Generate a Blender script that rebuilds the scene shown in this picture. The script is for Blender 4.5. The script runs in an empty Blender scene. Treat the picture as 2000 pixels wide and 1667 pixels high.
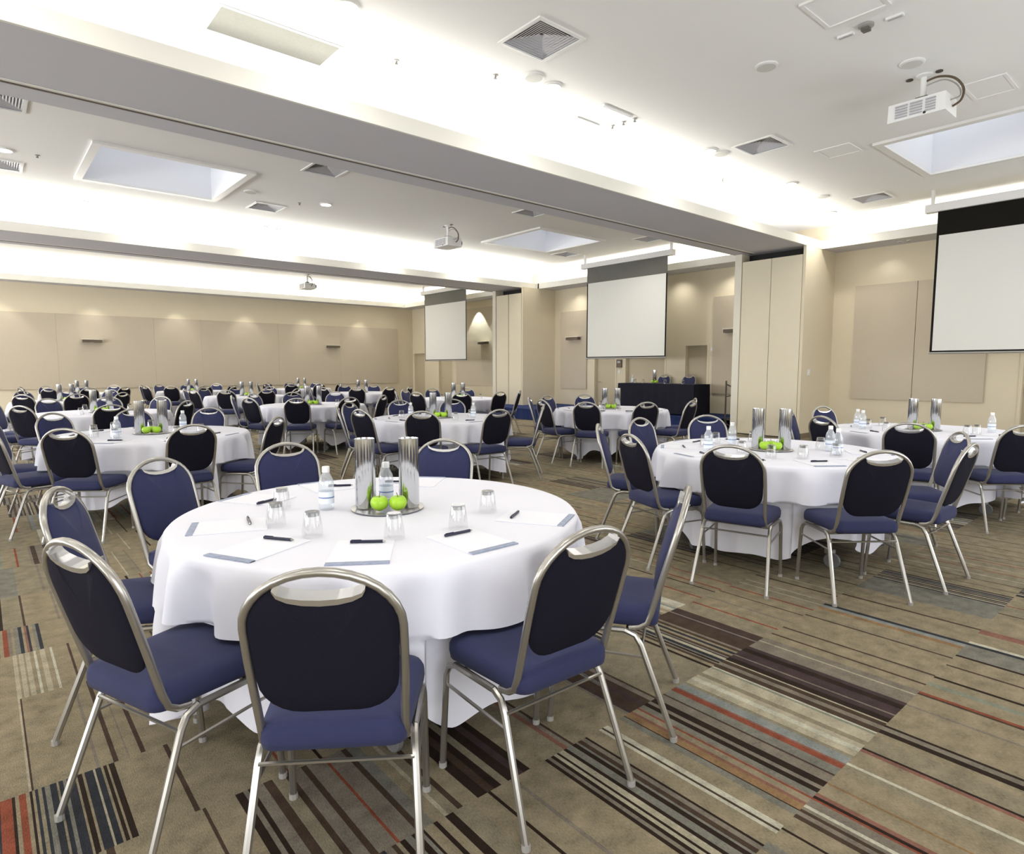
import bpy, bmesh, math, random
from mathutils import Vector, Matrix
PI = math.pi
S = bpy.context.scene
COL = S.collection
random.seed(7)

# ------------------------------------------------------------------ camera
cd = bpy.data.cameras.new('camera'); cam = bpy.data.objects.new('camera', cd); COL.objects.link(cam)
TH = math.radians(49.5); PT = math.atan(115.5/1218.0)
rt = Vector((math.sin(TH), -math.cos(TH), 0)); fh = Vector((math.cos(TH), math.sin(TH), 0))
fw = fh*math.cos(PT) + Vector((0, 0, -math.sin(PT))); up = rt.cross(fw)
M3 = Matrix((rt, up, -fw)).transposed()
cam.matrix_world = Matrix.Translation((0, 0, 1.40)) @ M3.to_4x4()
cd.sensor_width = 36.0; cd.lens = 1218.0/2000*36.0; cd.clip_start = 0.05; cd.clip_end = 100
S.camera = cam
# ------------------------------------------------------------------ world, exposure
w = bpy.data.worlds.new('world'); S.world = w; w.use_nodes = True
w.node_tree.nodes['Background'].inputs[0].default_value = (0.75, 0.85, 1.0, 1)
w.node_tree.nodes['Background'].inputs[1].default_value = 1.0
S.view_settings.view_transform = 'Standard'; S.view_settings.look = 'None'
S.view_settings.gamma = 1.0; S.view_settings.use_curve_mapping = False
S.view_settings.exposure = 0.50
S.cycles.max_bounces = 8; S.cycles.diffuse_bounces = 5; S.cycles.glossy_bounces = 3
S.cycles.transmission_bounces = 6; S.cycles.transparent_max_bounces = 8
S.cycles.caustics_reflective = False; S.cycles.caustics_refractive = False
S.cycles.sample_clamp_indirect = 4.0
S.cycles.use_denoising = True

COVE_W = 48.0      # watts per metre of the cove strips
FILL_WIN_W = 16.0       # watts per square metre of the added fill windows behind and to the right of the viewer
DOWN_W = 9.0      # watts per recessed downlight
SKY_E = 0.55        # emission of the skylight panes
CZ = 4.32          # ceiling height
K = (CZ-1.40)/2.70  # plan positions below were surveyed for a 4.10 m ceiling
LZ = 3.75          # underside of beams and bulkheads
LIP = 3.905        # top of the cove lips

def area(name, loc, rot, sx, sy, watts, color=(1, 0.96, 0.88), spread=PI):
    l = bpy.data.lights.new(name, 'AREA'); l.shape = 'RECTANGLE'; l.size = sx; l.size_y = sy
    l.energy = watts; l.color = color; l.spread = spread
    o = bpy.data.objects.new(name, l); o.location = loc; o.rotation_euler = rot; COL.objects.link(o); return o
WARM = (1.0, 0.965, 0.89)
# cove strips lying in the troughs, facing up
def cove_x(x0, x1, y, k=1.0, tilt=0.0):
    area('cove_lamp', ((x0+x1)/2, y, 3.875), (PI+tilt, 0, 0), x1-x0, 0.07, COVE_W*k*(x1-x0), WARM)
def cove_y(y0, y1, x, k=1.0, tilt=0.0):
    area('cove_lamp', (x, (y0+y1)/2, 3.875), (PI, tilt, 0), 0.07, y1-y0, COVE_W*k*(y1-y0), WARM)
cove_x(-6.6, 12.8, 5.78, 0.19, 0.85)
cove_x(-6.6, 12.8, 14.11, 0.62, 0.85)
cove_x(-6.6, 12.8, 21.70, 0.9, 0.85)
cove_x(-6.6, 12.8, 5.84, 0.06, -0.6); cove_x(-6.6, 12.8, 14.17, 0.22, -0.6); cove_x(-6.6, 12.8, 21.78, 0.3, -0.5)
cove_y(-1.1, 5.6, 13.04, 0.16, 0.8)
cove_y(7.3, 13.9, 13.04, 0.45, 0.8)
cove_y(15.6, 21.6, 13.04, 0.4, 0.8)

# fill light from windows added to the unseen rear and right walls (openings are built with the walls below)
BACK_FILL_WIN = [(-0.9, 5.1), (7.7, 13.4), (15.9, 21.4)]; WK = [1.1, 1.9, 2.5]; WZ0, WZ1 = 0.75, 2.7
RIGHT_FILL_WIN = [(-2.2, 1.6), (3.6, 7.4), (8.6, 12.4)]
for (a_, b_), k_ in zip(BACK_FILL_WIN, WK): area('window_daylight', (-7.06, (a_+b_)/2, (WZ0+WZ1)/2), (PI/2, 0, -PI/2), b_-a_, WZ1-WZ0, k_*FILL_WIN_W*(b_-a_)*(WZ1-WZ0), (0.97, 0.98, 1.0))
for a_, b_ in RIGHT_FILL_WIN: area('window_daylight', ((a_+b_)/2, -1.66, (WZ0+WZ1)/2), (PI/2, 0, 0), b_-a_, WZ1-WZ0, 0.5*FILL_WIN_W*(b_-a_)*(WZ1-WZ0), (0.97, 0.98, 1.0))

# ------------------------------------------------------------------ materials
MAT = {}
def mat(name, color, rough=0.6, metal=0.0, noise=0.0, nscale=40.0, bump=0.0, bscale=400.0, spec=0.5, trans=0.0, ior=1.45, emit=None, estr=0.0, sheen=0.0, alpha=1.0):
    m = bpy.data.materials.new(name); m.use_nodes = True; nt = m.node_tree; b = nt.nodes['Principled BSDF']
    b.inputs['Base Color'].default_value = (*color, 1); b.inputs['Roughness'].default_value = rough
    b.inputs['Metallic'].default_value = metal; b.inputs['Specular IOR Level'].default_value = spec
    b.inputs['IOR'].default_value = ior; b.inputs['Transmission Weight'].default_value = trans
    b.inputs['Alpha'].default_value = alpha
    if sheen: b.inputs['Sheen Weight'].default_value = sheen
    if emit:
        b.inputs['Emission Color'].default_value = (*emit, 1); b.inputs['Emission Strength'].default_value = estr
    tc = nt.nodes.new('ShaderNodeTexCoord')
    if noise:
        n = nt.nodes.new('ShaderNodeTexNoise'); n.inputs['Scale'].default_value = nscale; n.inputs['Detail'].default_value = 4
        nt.links.new(tc.outputs['Object'], n.inputs['Vector'])
        r = nt.nodes.new('ShaderNodeMapRange'); r.inputs[3].default_value = 1-noise; r.inputs[4].default_value = 1+noise
        nt.links.new(n.outputs['Fac'], r.inputs[0])
        v = nt.nodes.new('ShaderNodeVectorMath'); v.operation = 'SCALE'; v.inputs[0].default_value = color
        nt.links.new(r.outputs[0], v.inputs['Scale']); nt.links.new(v.outputs[0], b.inputs['Base Color'])
    if bump:
        n = nt.nodes.new('ShaderNodeTexNoise'); n.inputs['Scale'].default_value = bscale
        nt.links.new(tc.outputs['Object'], n.inputs['Vector'])
        bp = nt.nodes.new('ShaderNodeBump'); bp.inputs['Strength'].default_value = bump; bp.inputs['Distance'].default_value = 0.002
        nt.links.new(n.outputs['Fac'], bp.inputs['Height']); nt.links.new(bp.outputs[0], b.inputs['Normal'])
    MAT[name] = m; return m
mat('wall_paint', (0.72, 0.645, 0.49), 0.7, noise=0.02, nscale=3, bump=0.05, spec=0.3)
mat('panel_fabric', (0.54, 0.475, 0.375), 0.9, noise=0.05, nscale=60, bump=0.3, bscale=300, spec=0.1)
mat('partition_vinyl', (0.74, 0.68, 0.53), 0.6, noise=0.02, nscale=8, bump=0.1, bscale=200, spec=0.3)
mat('ceiling_paint', (0.86, 0.86, 0.84), 0.8, noise=0.01, nscale=2, spec=0.2)
mat('beam_paint', (0.60, 0.60, 0.64), 0.8, noise=0.02, nscale=2, spec=0.2)
mat('lip_paint', (0.82, 0.81, 0.75), 0.6, spec=0.3)
mat('white_metal', (0.80, 0.80, 0.78), 0.4)
mat('louvre_metal', (0.50, 0.50, 0.53), 0.5)
mat('grey_grille', (0.42, 0.42, 0.45), 0.5)
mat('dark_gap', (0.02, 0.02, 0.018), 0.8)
mat('brown_track', (0.12, 0.095, 0.075), 0.6)
mat('door_paint', (0.50, 0.435, 0.31), 0.5)
mat('skirting', (0.20, 0.16, 0.11), 0.6)
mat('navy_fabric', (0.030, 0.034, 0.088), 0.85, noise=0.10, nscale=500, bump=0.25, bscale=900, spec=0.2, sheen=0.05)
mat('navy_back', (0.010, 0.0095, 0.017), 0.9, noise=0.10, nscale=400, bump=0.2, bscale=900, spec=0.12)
mat('satin_steel', (0.42, 0.405, 0.375), 0.33, metal=0.9)
mat('bright_trim', (0.66, 0.66, 0.67), 0.25, metal=0.9)
mat('black_rubber', (0.02, 0.02, 0.02), 0.7)
mat('nylon', (0.33, 0.32, 0.30), 0.4)
mat('caster_rubber', (0.16, 0.16, 0.16), 0.5)
mat('table_linen', (0.80, 0.80, 0.875), 0.85, noise=0.012, nscale=200, bump=0.06, bscale=700, spec=0.2)
mat('mirror_steel', (0.62, 0.63, 0.64), 0.12, metal=1.0)
mat('dark_inside', (0.10, 0.10, 0.10), 0.4, metal=0.5)
def thin_glass(name, tint, base, edge, white=0.0):
    m = bpy.data.materials.new(name); m.use_nodes = True; nt = m.node_tree; nt.nodes.clear()
    out = nt.nodes.new('ShaderNodeOutputMaterial'); tr = nt.nodes.new('ShaderNodeBsdfTransparent'); tr.inputs[0].default_value = (*tint, 1)
    gl = nt.nodes.new('ShaderNodeBsdfGlossy'); gl.inputs['Roughness'].default_value = 0.03; gl.inputs['Color'].default_value = (0.95, 0.95, 0.95, 1)
    lw = nt.nodes.new('ShaderNodeLayerWeight'); lw.inputs['Blend'].default_value = 0.25
    mr = nt.nodes.new('ShaderNodeMapRange'); mr.inputs[3].default_value = base; mr.inputs[4].default_value = edge
    nt.links.new(lw.outputs['Facing'], mr.inputs[0]); mx = nt.nodes.new('ShaderNodeMixShader')
    nt.links.new(mr.outputs[0], mx.inputs[0]); nt.links.new(tr.outputs[0], mx.inputs[1]); nt.links.new(gl.outputs[0], mx.inputs[2]); last = mx
    if white:
        df = nt.nodes.new('ShaderNodeBsdfDiffuse'); df.inputs[0].default_value = (0.9, 0.93, 0.97, 1); m2 = nt.nodes.new('ShaderNodeMixShader'); m2.inputs[0].default_value = white
        nt.links.new(mx.outputs[0], m2.inputs[1]); nt.links.new(df.outputs[0], m2.inputs[2]); last = m2
    nt.links.new(last.outputs[0], out.inputs[0]); MAT[name] = m
thin_glass('glass', (0.945, 0.95, 0.95), 0.04, 0.6)
thin_glass('glass_base', (0.62, 0.63, 0.63), 0.10, 0.6)
thin_glass('water', (0.95, 0.97, 0.99), 0.06, 0.5, 0.22)
mat('white_plastic', (0.85, 0.85, 0.84), 0.35)
mat('paper', (0.84, 0.845, 0.91), 0.7)
mat('pad_strip', (0.30, 0.34, 0.45), 0.6, noise=0.35, nscale=60)
mat('pen_navy', (0.012, 0.013, 0.04), 0.35)
mat('label_paper', (0.80, 0.85, 0.93), 0.6)
mat('label_blue', (0.18, 0.26, 0.48), 0.6)
mat('apple_green', (0.36, 0.62, 0.035), 0.3, noise=0.18, nscale=14)
mat('apple_stem', (0.10, 0.06, 0.02), 0.7)
mat('screen_white', (0.72, 0.72, 0.68), 0.8, spec=0.1)
mat('screen_black', (0.012, 0.011, 0.009), 0.8, spec=0.1)
mat('screen_grey', (0.14, 0.14, 0.125), 0.7, spec=0.2, noise=0.1, nscale=3)
mat('stage_blue', (0.018, 0.030, 0.10), 0.9, noise=0.2, nscale=40, spec=0.1)
mat('black_cloth', (0.012, 0.012, 0.020), 0.9, spec=0.15)
mat('dark_iron', (0.06, 0.05, 0.035), 0.5)
mat('sconce_dark', (0.10, 0.075, 0.05), 0.5)
mat('sconce_cream', (0.75, 0.72, 0.62), 0.5)
mat('panel_grey', (0.13, 0.13, 0.115), 0.9, noise=0.08, nscale=30)
mat('speaker_mesh', (0.62, 0.62, 0.58), 0.8)
mat('detector_dark', (0.12, 0.12, 0.10), 0.5)
mat('lamp_lens', (0.9, 0.9, 0.9), 0.5, emit=(1, 0.98, 0.93), estr=6.0)
mat('sky_pane', (0.8, 0.8, 0.8), 0.5, emit=(0.88, 0.92, 1.0), estr=SKY_E)
mat('shaft_paint', (0.78, 0.79, 0.82), 0.7)
mat('cable_brown', (0.10, 0.07, 0.04), 0.6)
mat('lens_glass', (0.05, 0.05, 0.06), 0.1)
mat('orange_juice', (0.7, 0.62, 0.3), 0.4)

# ------------------------------------------------------------------ mesh helpers
class MB:
    def __init__(s): s.v = []; s.f = []; s.m = []
    def add(s, vs, fs, mi=0):
        o = len(s.v); s.v += [tuple(v) for v in vs]; s.f += [tuple(i+o for i in f) for f in fs]; s.m += [mi]*len(fs)
    def box(s, a, b, mi=0, open_faces=()):
        x0, y0, z0 = a; x1, y1, z1 = b
        if x0 > x1: x0, x1 = x1, x0
        if y0 > y1: y0, y1 = y1, y0
        if z0 > z1: z0, z1 = z1, z0
        vs = [(x0,y0,z0),(x1,y0,z0),(x1,y1,z0),(x0,y1,z0),(x0,y0,z1),(x1,y0,z1),(x1,y1,z1),(x0,y1,z1)]
        fs = {'b':(3,2,1,0),'t':(4,5,6,7),'f':(0,1,5,4),'r':(1,2,6,5),'k':(2,3,7,6),'l':(3,0,4,7)}
        s.add(vs, [f for k, f in fs.items() if k not in open_faces], mi)
    def obox(s, c, ax, ay, az, mi=0):   # oriented box: centre and half-axis vectors
        c, ax, ay, az = map(Vector, (c, ax, ay, az)); vs = []
        for k in (-1, 1):
            for i, j in ((-1,-1),(1,-1),(1,1),(-1,1)): vs.append(c+ax*i+ay*j+az*k)
        s.add(vs, [(3,2,1,0),(4,5,6,7),(0,1,5,4),(1,2,6,5),(2,3,7,6),(3,0,4,7)], mi)
    def tube(s, pts, rx, ry=None, n=8, ref=(0, 0, 1), closed=False, caps=True, mi=0):
        ry = rx if ry is None else ry; P = [Vector(p) for p in pts]; N = len(P); rings = []; prev = None
        for i, p in enumerate(P):
            a = P[(i-1) % N] if (closed or i > 0) else p; b = P[(i+1) % N] if (closed or i < N-1) else p
            t = (b-a).normalized()
            if prev is None:
                r = Vector(ref); u = (r - t*r.dot(t))
                if u.length < 1e-4: r = Vector((1, 0, 0)); u = r - t*r.dot(t)
                u.normalize()
            else:
                u = prev - t*prev.dot(t); u.normalize()
            prev = u; v = t.cross(u)
            kx = rx[i] if isinstance(rx, (list, tuple)) else rx; ky = ry[i] if isinstance(ry, (list, tuple)) else ry
            rings.append([p + u*math.cos(2*PI*j/n)*kx + v*math.sin(2*PI*j/n)*ky for j in range(n)])
        vs = [q for r in rings for q in r]; fs = []
        for i in range(N if closed else N-1):
            k = (i+1) % N
            for j in range(n): fs.append((i*n+j, i*n+(j+1) % n, k*n+(j+1) % n, k*n+j))
        if caps and not closed: fs += [tuple(range(n-1, -1, -1)), tuple((N-1)*n+j for j in range(n))]
        s.add(vs, fs, mi)
    def lathe(s, prof, c=(0, 0, 0), n=20, mi=0, cap0=True, cap1=True):   # prof: (r, z)
        vs = []
        for r, z in prof:
            for j in range(n): vs.append((c[0]+r*math.cos(2*PI*j/n), c[1]+r*math.sin(2*PI*j/n), c[2]+z))
        fs = []
        for i in range(len(prof)-1):
            for j in range(n): fs.append((i*n+j, i*n+(j+1) % n, (i+1)*n+(j+1) % n, (i+1)*n+j))
        if cap0: fs.append(tuple(range(n-1, -1, -1)))
        if cap1: fs.append(tuple((len(prof)-1)*n+j for j in range(n)))
        s.add(vs, fs, mi)
    def mesh(s, name, mats, smooth=False, angle=40):
        me = bpy.data.meshes.new(name); me.from_pydata(s.v, [], s.f); me.update()
        if isinstance(mats, str): mats = [mats]
        for k in mats: me.materials.append(MAT[k])
        if len(mats) > 1: me.polygons.foreach_set('material_index', s.m)
        bm = bmesh.new(); bm.from_mesh(me); bmesh.ops.recalc_face_normals(bm, faces=bm.faces)
        if smooth:
            for e in bm.edges:
                e.smooth = not (len(e.link_faces) == 2 and e.calc_face_angle(0) > math.radians(angle))
            for f in bm.faces: f.smooth = True
        bm.to_mesh(me); bm.free()
        return me
def smooth(P, k=5):      # Catmull-Rom through the points
    P = [Vector(p) for p in P]; Q = [P[0]*2-P[1]]+P+[P[-1]*2-P[-2]]; out = []
    for i in range(1, len(Q)-2):
        a, b, c, d = Q[i-1:i+3]
        for j in range(k):
            t = j/k; out.append(0.5*((2*b)+(c-a)*t+(2*a-5*b+4*c-d)*t*t+(3*b-a-3*c+d)*t**3))
    return out+[P[-1]]
def link(name, me, parent=None, loc=None):
    o = bpy.data.objects.new(name, me); COL.objects.link(o)
    if parent is not None: o.parent = parent
    if loc is not None: o.location = loc
    return o
def part(name, mb, mats, parent=None, smooth=False, loc=None, label=None, angle=40):
    o = link(name, mb.mesh(name, mats, smooth, angle), parent, loc)
    if label: o['label'] = label
    return o
def tag(o, label=None, cat=None, group=None, kind=None):
    if label: o['label'] = label
    if cat: o['category'] = cat
    if group: o['group'] = group
    if kind: o['kind'] = kind
    return o
def empty(name, loc=(0, 0, 0), rz=0):
    o = bpy.data.objects.new(name, None); COL.objects.link(o); o.location = loc; o.rotation_euler = (0, 0, rz); o.empty_display_size = 0.1
    return o
def structure(name, mb, mats, label=None, smooth=False, parent=None):
    o = part(name, mb, mats, parent, smooth)
    if parent is None: o['kind'] = 'structure'
    if label: o['label'] = label
    return o
KIDS = {}
def kids(o):
    return list(o.children)
def copy_tree(o, parent=None, depth=0):
    c = o.copy(); COL.objects.link(c)
    if parent is not None: c.parent = parent
    for ch in kids(o): copy_tree(ch, c, depth+1)
    return c
def boxthing(name, a, b, mats): m = MB(); m.box(a, b); return part(name, m, mats)

# ------------------------------------------------------------------ floor: woven striped carpet
XF = 13.586; YL = 22.15; XB = -7.0; YR = -1.6
SAND = (0.315, 0.262, 0.170); SAND2 = (0.285, 0.245, 0.165); TAUPE = (0.235, 0.20, 0.155); GREY = (0.225, 0.215, 0.175)
PALE = (0.47, 0.42, 0.30); CREAM = (0.58, 0.55, 0.43); DARK = (0.030, 0.018, 0.012); BROWN = (0.075, 0.048, 0.032)
PLUM = (0.065, 0.042, 0.042); SAGE = (0.26, 0.27, 0.205); RUST = (0.27, 0.075, 0.040); ROSE = (0.26, 0.125, 0.09); OCHRE = (0.30, 0.185, 0.09)
CHAR = (0.035, 0.037, 0.045); BLUEG = (0.27, 0.29, 0.27)
breaks = [-1.6, -1.05, -0.50, 0.13, 0.82, 1.53, 2.06, 2.52, 3.28, 3.81, 4.22]
rr = random.Random(11)
while breaks[-1] < YL: breaks.append(breaks[-1] + rr.choice((0.41, 0.46, 0.53, 0.60, 0.71)))
breaks[-1] = YL
HAND = {   # rows read off the foreground: (x where the stripe starts, colour)
 (0.82,): [(0.95,SAND),(0.985,DARK),(1.0,SAND),(1.03,DARK),(1.06,SAND2),(1.13,SAND),(1.20,DARK),(1.212,SAND),(1.30,TAUPE),(1.315,SAND),(1.46,DARK),(1.475,TAUPE),(1.49,DARK),(1.505,PALE),(1.52,DARK),(1.53,PALE),(1.555,DARK),(1.57,GREY),(1.60,DARK),(1.62,GREY),(1.63,BROWN),(1.65,TAUPE),(1.67,DARK),(1.68,SAND),(1.75,CREAM),(1.765,BROWN),(1.775,CREAM),(1.80,SAND),(1.87,GREY),(1.90,DARK),(1.905,OCHRE),(1.94,ROSE),(1.955,SAND),(1.985,RUST),(1.995,TAUPE),(2.01,GREY),(2.03,DARK),(2.055,TAUPE),(2.075,DARK),(2.11,TAUPE),(2.16,BROWN),(2.17,GREY),(2.22,RUST),(2.25,ROSE),(2.26,BLUEG),(2.31,SAND2),(2.33,PALE),(2.37,CREAM),(2.40,PALE),(2.43,SAND2),(2.46,PALE),(2.53,SAGE),(2.545,CREAM),(2.555,BROWN),(2.59,TAUPE),(2.62,BROWN),(2.65,PALE),(2.66,DARK),(2.70,PLUM),(2.735,TAUPE),(2.745,PLUM),(2.81,DARK),(2.85,PLUM),(2.88,TAUPE),(2.98,PALE),(2.99,TAUPE),(3.04,SAND),(3.11,BROWN),(3.125,SAND),(3.22,SAND2),(3.235,BROWN),(3.25,SAND),(3.38,SAND),(3.50,BROWN),(3.515,SAND2),(3.54,SAND),(3.66,OCHRE),(3.70,BLUEG),(3.74,CHAR),(3.77,SAND),(3.9,SAND),(4.0,BROWN),(4.02,SAND)],
 (0.13,): [(0.6,SAND),(0.9,RUST),(0.94,DARK),(0.96,SAND),(1.0,DARK),(1.02,SAND),(1.1,SAND2),(1.26,BROWN),(1.275,SAND),(1.33,PALE),(1.345,SAND),(1.48,SAND),(1.66,GREY),(1.70,SAND),(1.78,DARK),(1.79,SAND),(1.86,BROWN),(1.88,TAUPE),(1.90,BROWN),(1.915,TAUPE),(1.93,CREAM),(1.945,TAUPE),(1.985,RUST),(1.995,DARK),(2.01,ROSE),(2.03,SAND),(2.10,OCHRE),(2.11,SAND),(2.22,SAND2),(2.26,CREAM),(2.275,SAND),(2.38,ROSE),(2.40,DARK),(2.412,SAND2),(2.52,SAND),(2.56,DARK),(2.59,TAUPE),(2.62,DARK),(2.635,SAND),(2.75,SAND),(2.86,TAUPE),(2.875,SAND),(3.0,BROWN),(3.015,RUST),(3.035,SAND),(3.12,SAGE),(3.16,SAND),(3.22,DARK),(3.24,SAND),(3.40,BROWN),(3.415,SAND),(3.55,DARK),(3.57,GREY),(3.68,GREY),(3.74,CHAR),(3.77,CREAM),(3.80,SAND),(3.95,ROSE),(4.02,SAND)],
 (2.06,): [(-0.03,RUST),(0.0,DARK),(0.008,SAND),(0.018,RUST),(0.036,SAND),(0.046,DARK),(0.053,SAND),(0.060,CHAR),(0.068,SAND2),(0.078,CHAR),(0.086,GREY),(0.10,CHAR),(0.118,SAND),(0.124,CHAR),(0.136,GREY),(0.146,CHAR),(0.170,SAND),(0.176,DARK),(0.19,SAND),(0.197,CHAR),(0.222,PALE),(0.228,CHAR),(0.245,SAND),(0.252,DARK),(0.262,SAND),(0.268,DARK),(0.285,SAND),(0.36,SAND),(0.44,BROWN),(0.455,SAND)],
 (2.52,): [(-0.5,SAND),(-0.1,SAND),(0.045,PALE),(0.052,BROWN),(0.058,SAND),(0.19,SAND),(0.235,TAUPE),(0.245,SAND),(0.285,BROWN),(0.30,SAND),(0.33,TAUPE),(0.335,SAND),(0.37,BROWN),(0.385,SAND),(0.5,SAND)],
 (1.53,): [(-0.5,SAND),(0.0,SAND),(0.10,BROWN),(0.112,SAND),(0.13,ROSE),(0.142,SAND),(0.17,DARK),(0.182,SAND2),(0.20,BROWN),(0.22,SAND),(0.33,SAND),(0.46,BROWN),(0.47,SAND),(0.56,DARK),(0.585,TAUPE),(0.6,DARK),(0.615,TAUPE),(0.65,BROWN),(0.68,SAND2),(0.72,BROWN),(0.74,TAUPE),(0.78,BROWN),(0.80,TAUPE),(0.86,RUST),(0.87,TAUPE),(0.93,BROWN),(0.95,GREY),(0.99,SAND),(1.03,PALE),(1.045,SAND2),(1.08,BROWN),(1.1,SAND),(1.16,DARK),(1.2,BROWN),(1.23,DARK),(1.26,SAND2),(1.29,DARK),(1.33,PLUM),(1.36,DARK),(1.39,SAND),(1.5,SAND2),(1.56,ROSE),(1.58,TAUPE),(1.6,BROWN),(1.612,SAND),(1.72,SAND)],
 (3.28,): [(-0.5,SAND),(0.0,SAND),(0.045,PALE),(0.06,SAND),(0.068,PALE),(0.085,SAND),(0.092,PALE),(0.11,SAND),(0.125,CREAM),(0.135,SAND),(0.15,PALE),(0.17,SAND),(0.19,CREAM),(0.2,SAND),(0.26,BROWN),(0.27,SAND)],
 (3.81,): [(-0.06,SAND),(-0.03,DARK),(-0.02,SAND),(-0.01,BROWN),(0.0,SAND),(0.015,RUST),(0.035,TAUPE),(0.05,SAND),(0.06,GREY),(0.08,CHAR),(0.095,SAND),(0.105,ROSE),(0.115,CHAR),(0.125,SAND),(0.14,GREY),(0.155,CHAR),(0.17,SAND)],
}
def rand_row(r, x0, x1):
    out = []; x = x0
    while x < x1:
        t = r.random()
        if t < 0.52:      # quiet stretch of base colour cut by thin lines
            for _ in range(r.randint(2, 5)):
                wv = r.uniform(0.05, 0.17); out.append((x, r.choice((SAND, SAND, SAND, SAND2)))); x += wv
                wv = r.uniform(0.008, 0.016); out.append((x, r.choice((DARK, BROWN, BROWN, PALE, TAUPE, RUST)))); x += wv
        elif t < 0.68:    # dark striped block
            for _ in range(r.randint(5, 12)):
                wv = r.uniform(0.010, 0.026); out.append((x, r.choice((DARK, DARK, BROWN, CHAR)))); x += wv
                wv = r.uniform(0.010, 0.026); out.append((x, r.choice((SAND, GREY, TAUPE, PALE)))); x += wv
        elif t < 0.745:   # dense brown and plum block
            for _ in range(r.randint(5, 11)):
                wv = r.uniform(0.012, 0.035); out.append((x, r.choice((PLUM, BROWN, TAUPE)))); x += wv
        elif t < 0.82:    # pale block
            for _ in range(r.randint(5, 12)):
                wv = r.uniform(0.012, 0.032); out.append((x, r.choice((PALE, CREAM, SAND, BLUEG)))); x += wv
        elif t < 0.90:
            for _ in range(r.randint(1, 3)):
                out.append((x, r.choice((RUST, ROSE, OCHRE)))); x += r.uniform(0.008, 0.020)
                out.append((x, r.choice((SAND2, SAGE, GREY)))); x += r.uniform(0.03, 0.08)
        else:
            out.append((x, r.choice((SAND, SAND2, GREY)))); x += r.uniform(0.15, 0.45)
    return out
fv = []; ff = []; fc = []
for bi in range(len(breaks)-1):
    y0, y1 = breaks[bi], breaks[bi+1]; r = random.Random(100+bi*7); hand = HAND.get((y0,))
    if hand:
        row = [q for q in rand_row(r, XB, hand[0][0]) if q[0] < hand[0][0]] + hand + rand_row(r, hand[-1][0]+0.2, XF)
    else: row = rand_row(r, XB, XF)
    row.append((XF+0.02, SAND))
    for i in range(len(row)-1):
        a, b = row[i][0], min(row[i+1][0], XF+0.02)
        if b <= a: continue
        k = len(fv); fv += [(a, y0, 0), (b, y0, 0), (b, y1, 0), (a, y1, 0)]; ff.append((k, k+1, k+2, k+3)); fc.append(row[i][1])
me = bpy.data.meshes.new('floor'); me.from_pydata(fv, [], ff); me.update()
at = me.color_attributes.new('weave', 'FLOAT_COLOR', 'CORNER')
buf = []
for c in fc: buf += [c[0], c[1], c[2], 1.0]*4
at.data.foreach_set('color', buf)
m = bpy.data.materials.new('striped_carpet'); m.use_nodes = True; nt = m.node_tree; b = nt.nodes['Principled BSDF']
b.inputs['Roughness'].default_value = 0.95; b.inputs['Specular IOR Level'].default_value = 0.12
ca = nt.nodes.new('ShaderNodeVertexColor'); ca.layer_name = 'weave'
tc = nt.nodes.new('ShaderNodeTexCoord'); mp = nt.nodes.new('ShaderNodeMapping'); mp.inputs['Scale'].default_value = (260, 90, 1)
nt.links.new(tc.outputs['Object'], mp.inputs[0])
n1 = nt.nodes.new('ShaderNodeTexNoise'); n1.inputs['Scale'].default_value = 1.0; n1.inputs['Detail'].default_value = 3
nt.links.new(mp.outputs[0], n1.inputs['Vector'])
n2 = nt.nodes.new('ShaderNodeTexNoise'); n2.inputs['Scale'].default_value = 14; n2.inputs['Detail'].default_value = 5
nt.links.new(tc.outputs['Object'], n2.inputs['Vector'])
ad = nt.nodes.new('ShaderNodeMath'); ad.operation = 'ADD'; nt.links.new(n1.outputs['Fac'], ad.inputs[0]); nt.links.new(n2.outputs['Fac'], ad.inputs[1])
mr = nt.nodes.new('ShaderNodeMapRange'); mr.inputs[1].default_value = 0.6; mr.inputs[2].default_value = 1.4; mr.inputs[3].default_value = 0.38; mr.inputs[4].default_value = 0.96
nt.links.new(ad.outputs[0], mr.inputs[0])
vs = nt.nodes.new('ShaderNodeVectorMath'); vs.operation = 'SCALE'; nt.links.new(ca.outputs['Color'], vs.inputs[0]); nt.links.new(mr.outputs[0], vs.inputs['Scale'])
nt.links.new(vs.outputs[0], b.inputs['Base Color'])
bp = nt.nodes.new('ShaderNodeBump'); bp.inputs['Strength'].default_value = 0.5; bp.inputs['Distance'].default_value = 0.003
nt.links.new(n1.outputs['Fac'], bp.inputs['Height']); nt.links.new(bp.outputs[0], b.inputs['Normal'])
me.materials.append(m)
fl = link('floor', me); tag(fl, 'sand carpet woven with dark, cream and rust stripes', kind='structure')

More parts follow.
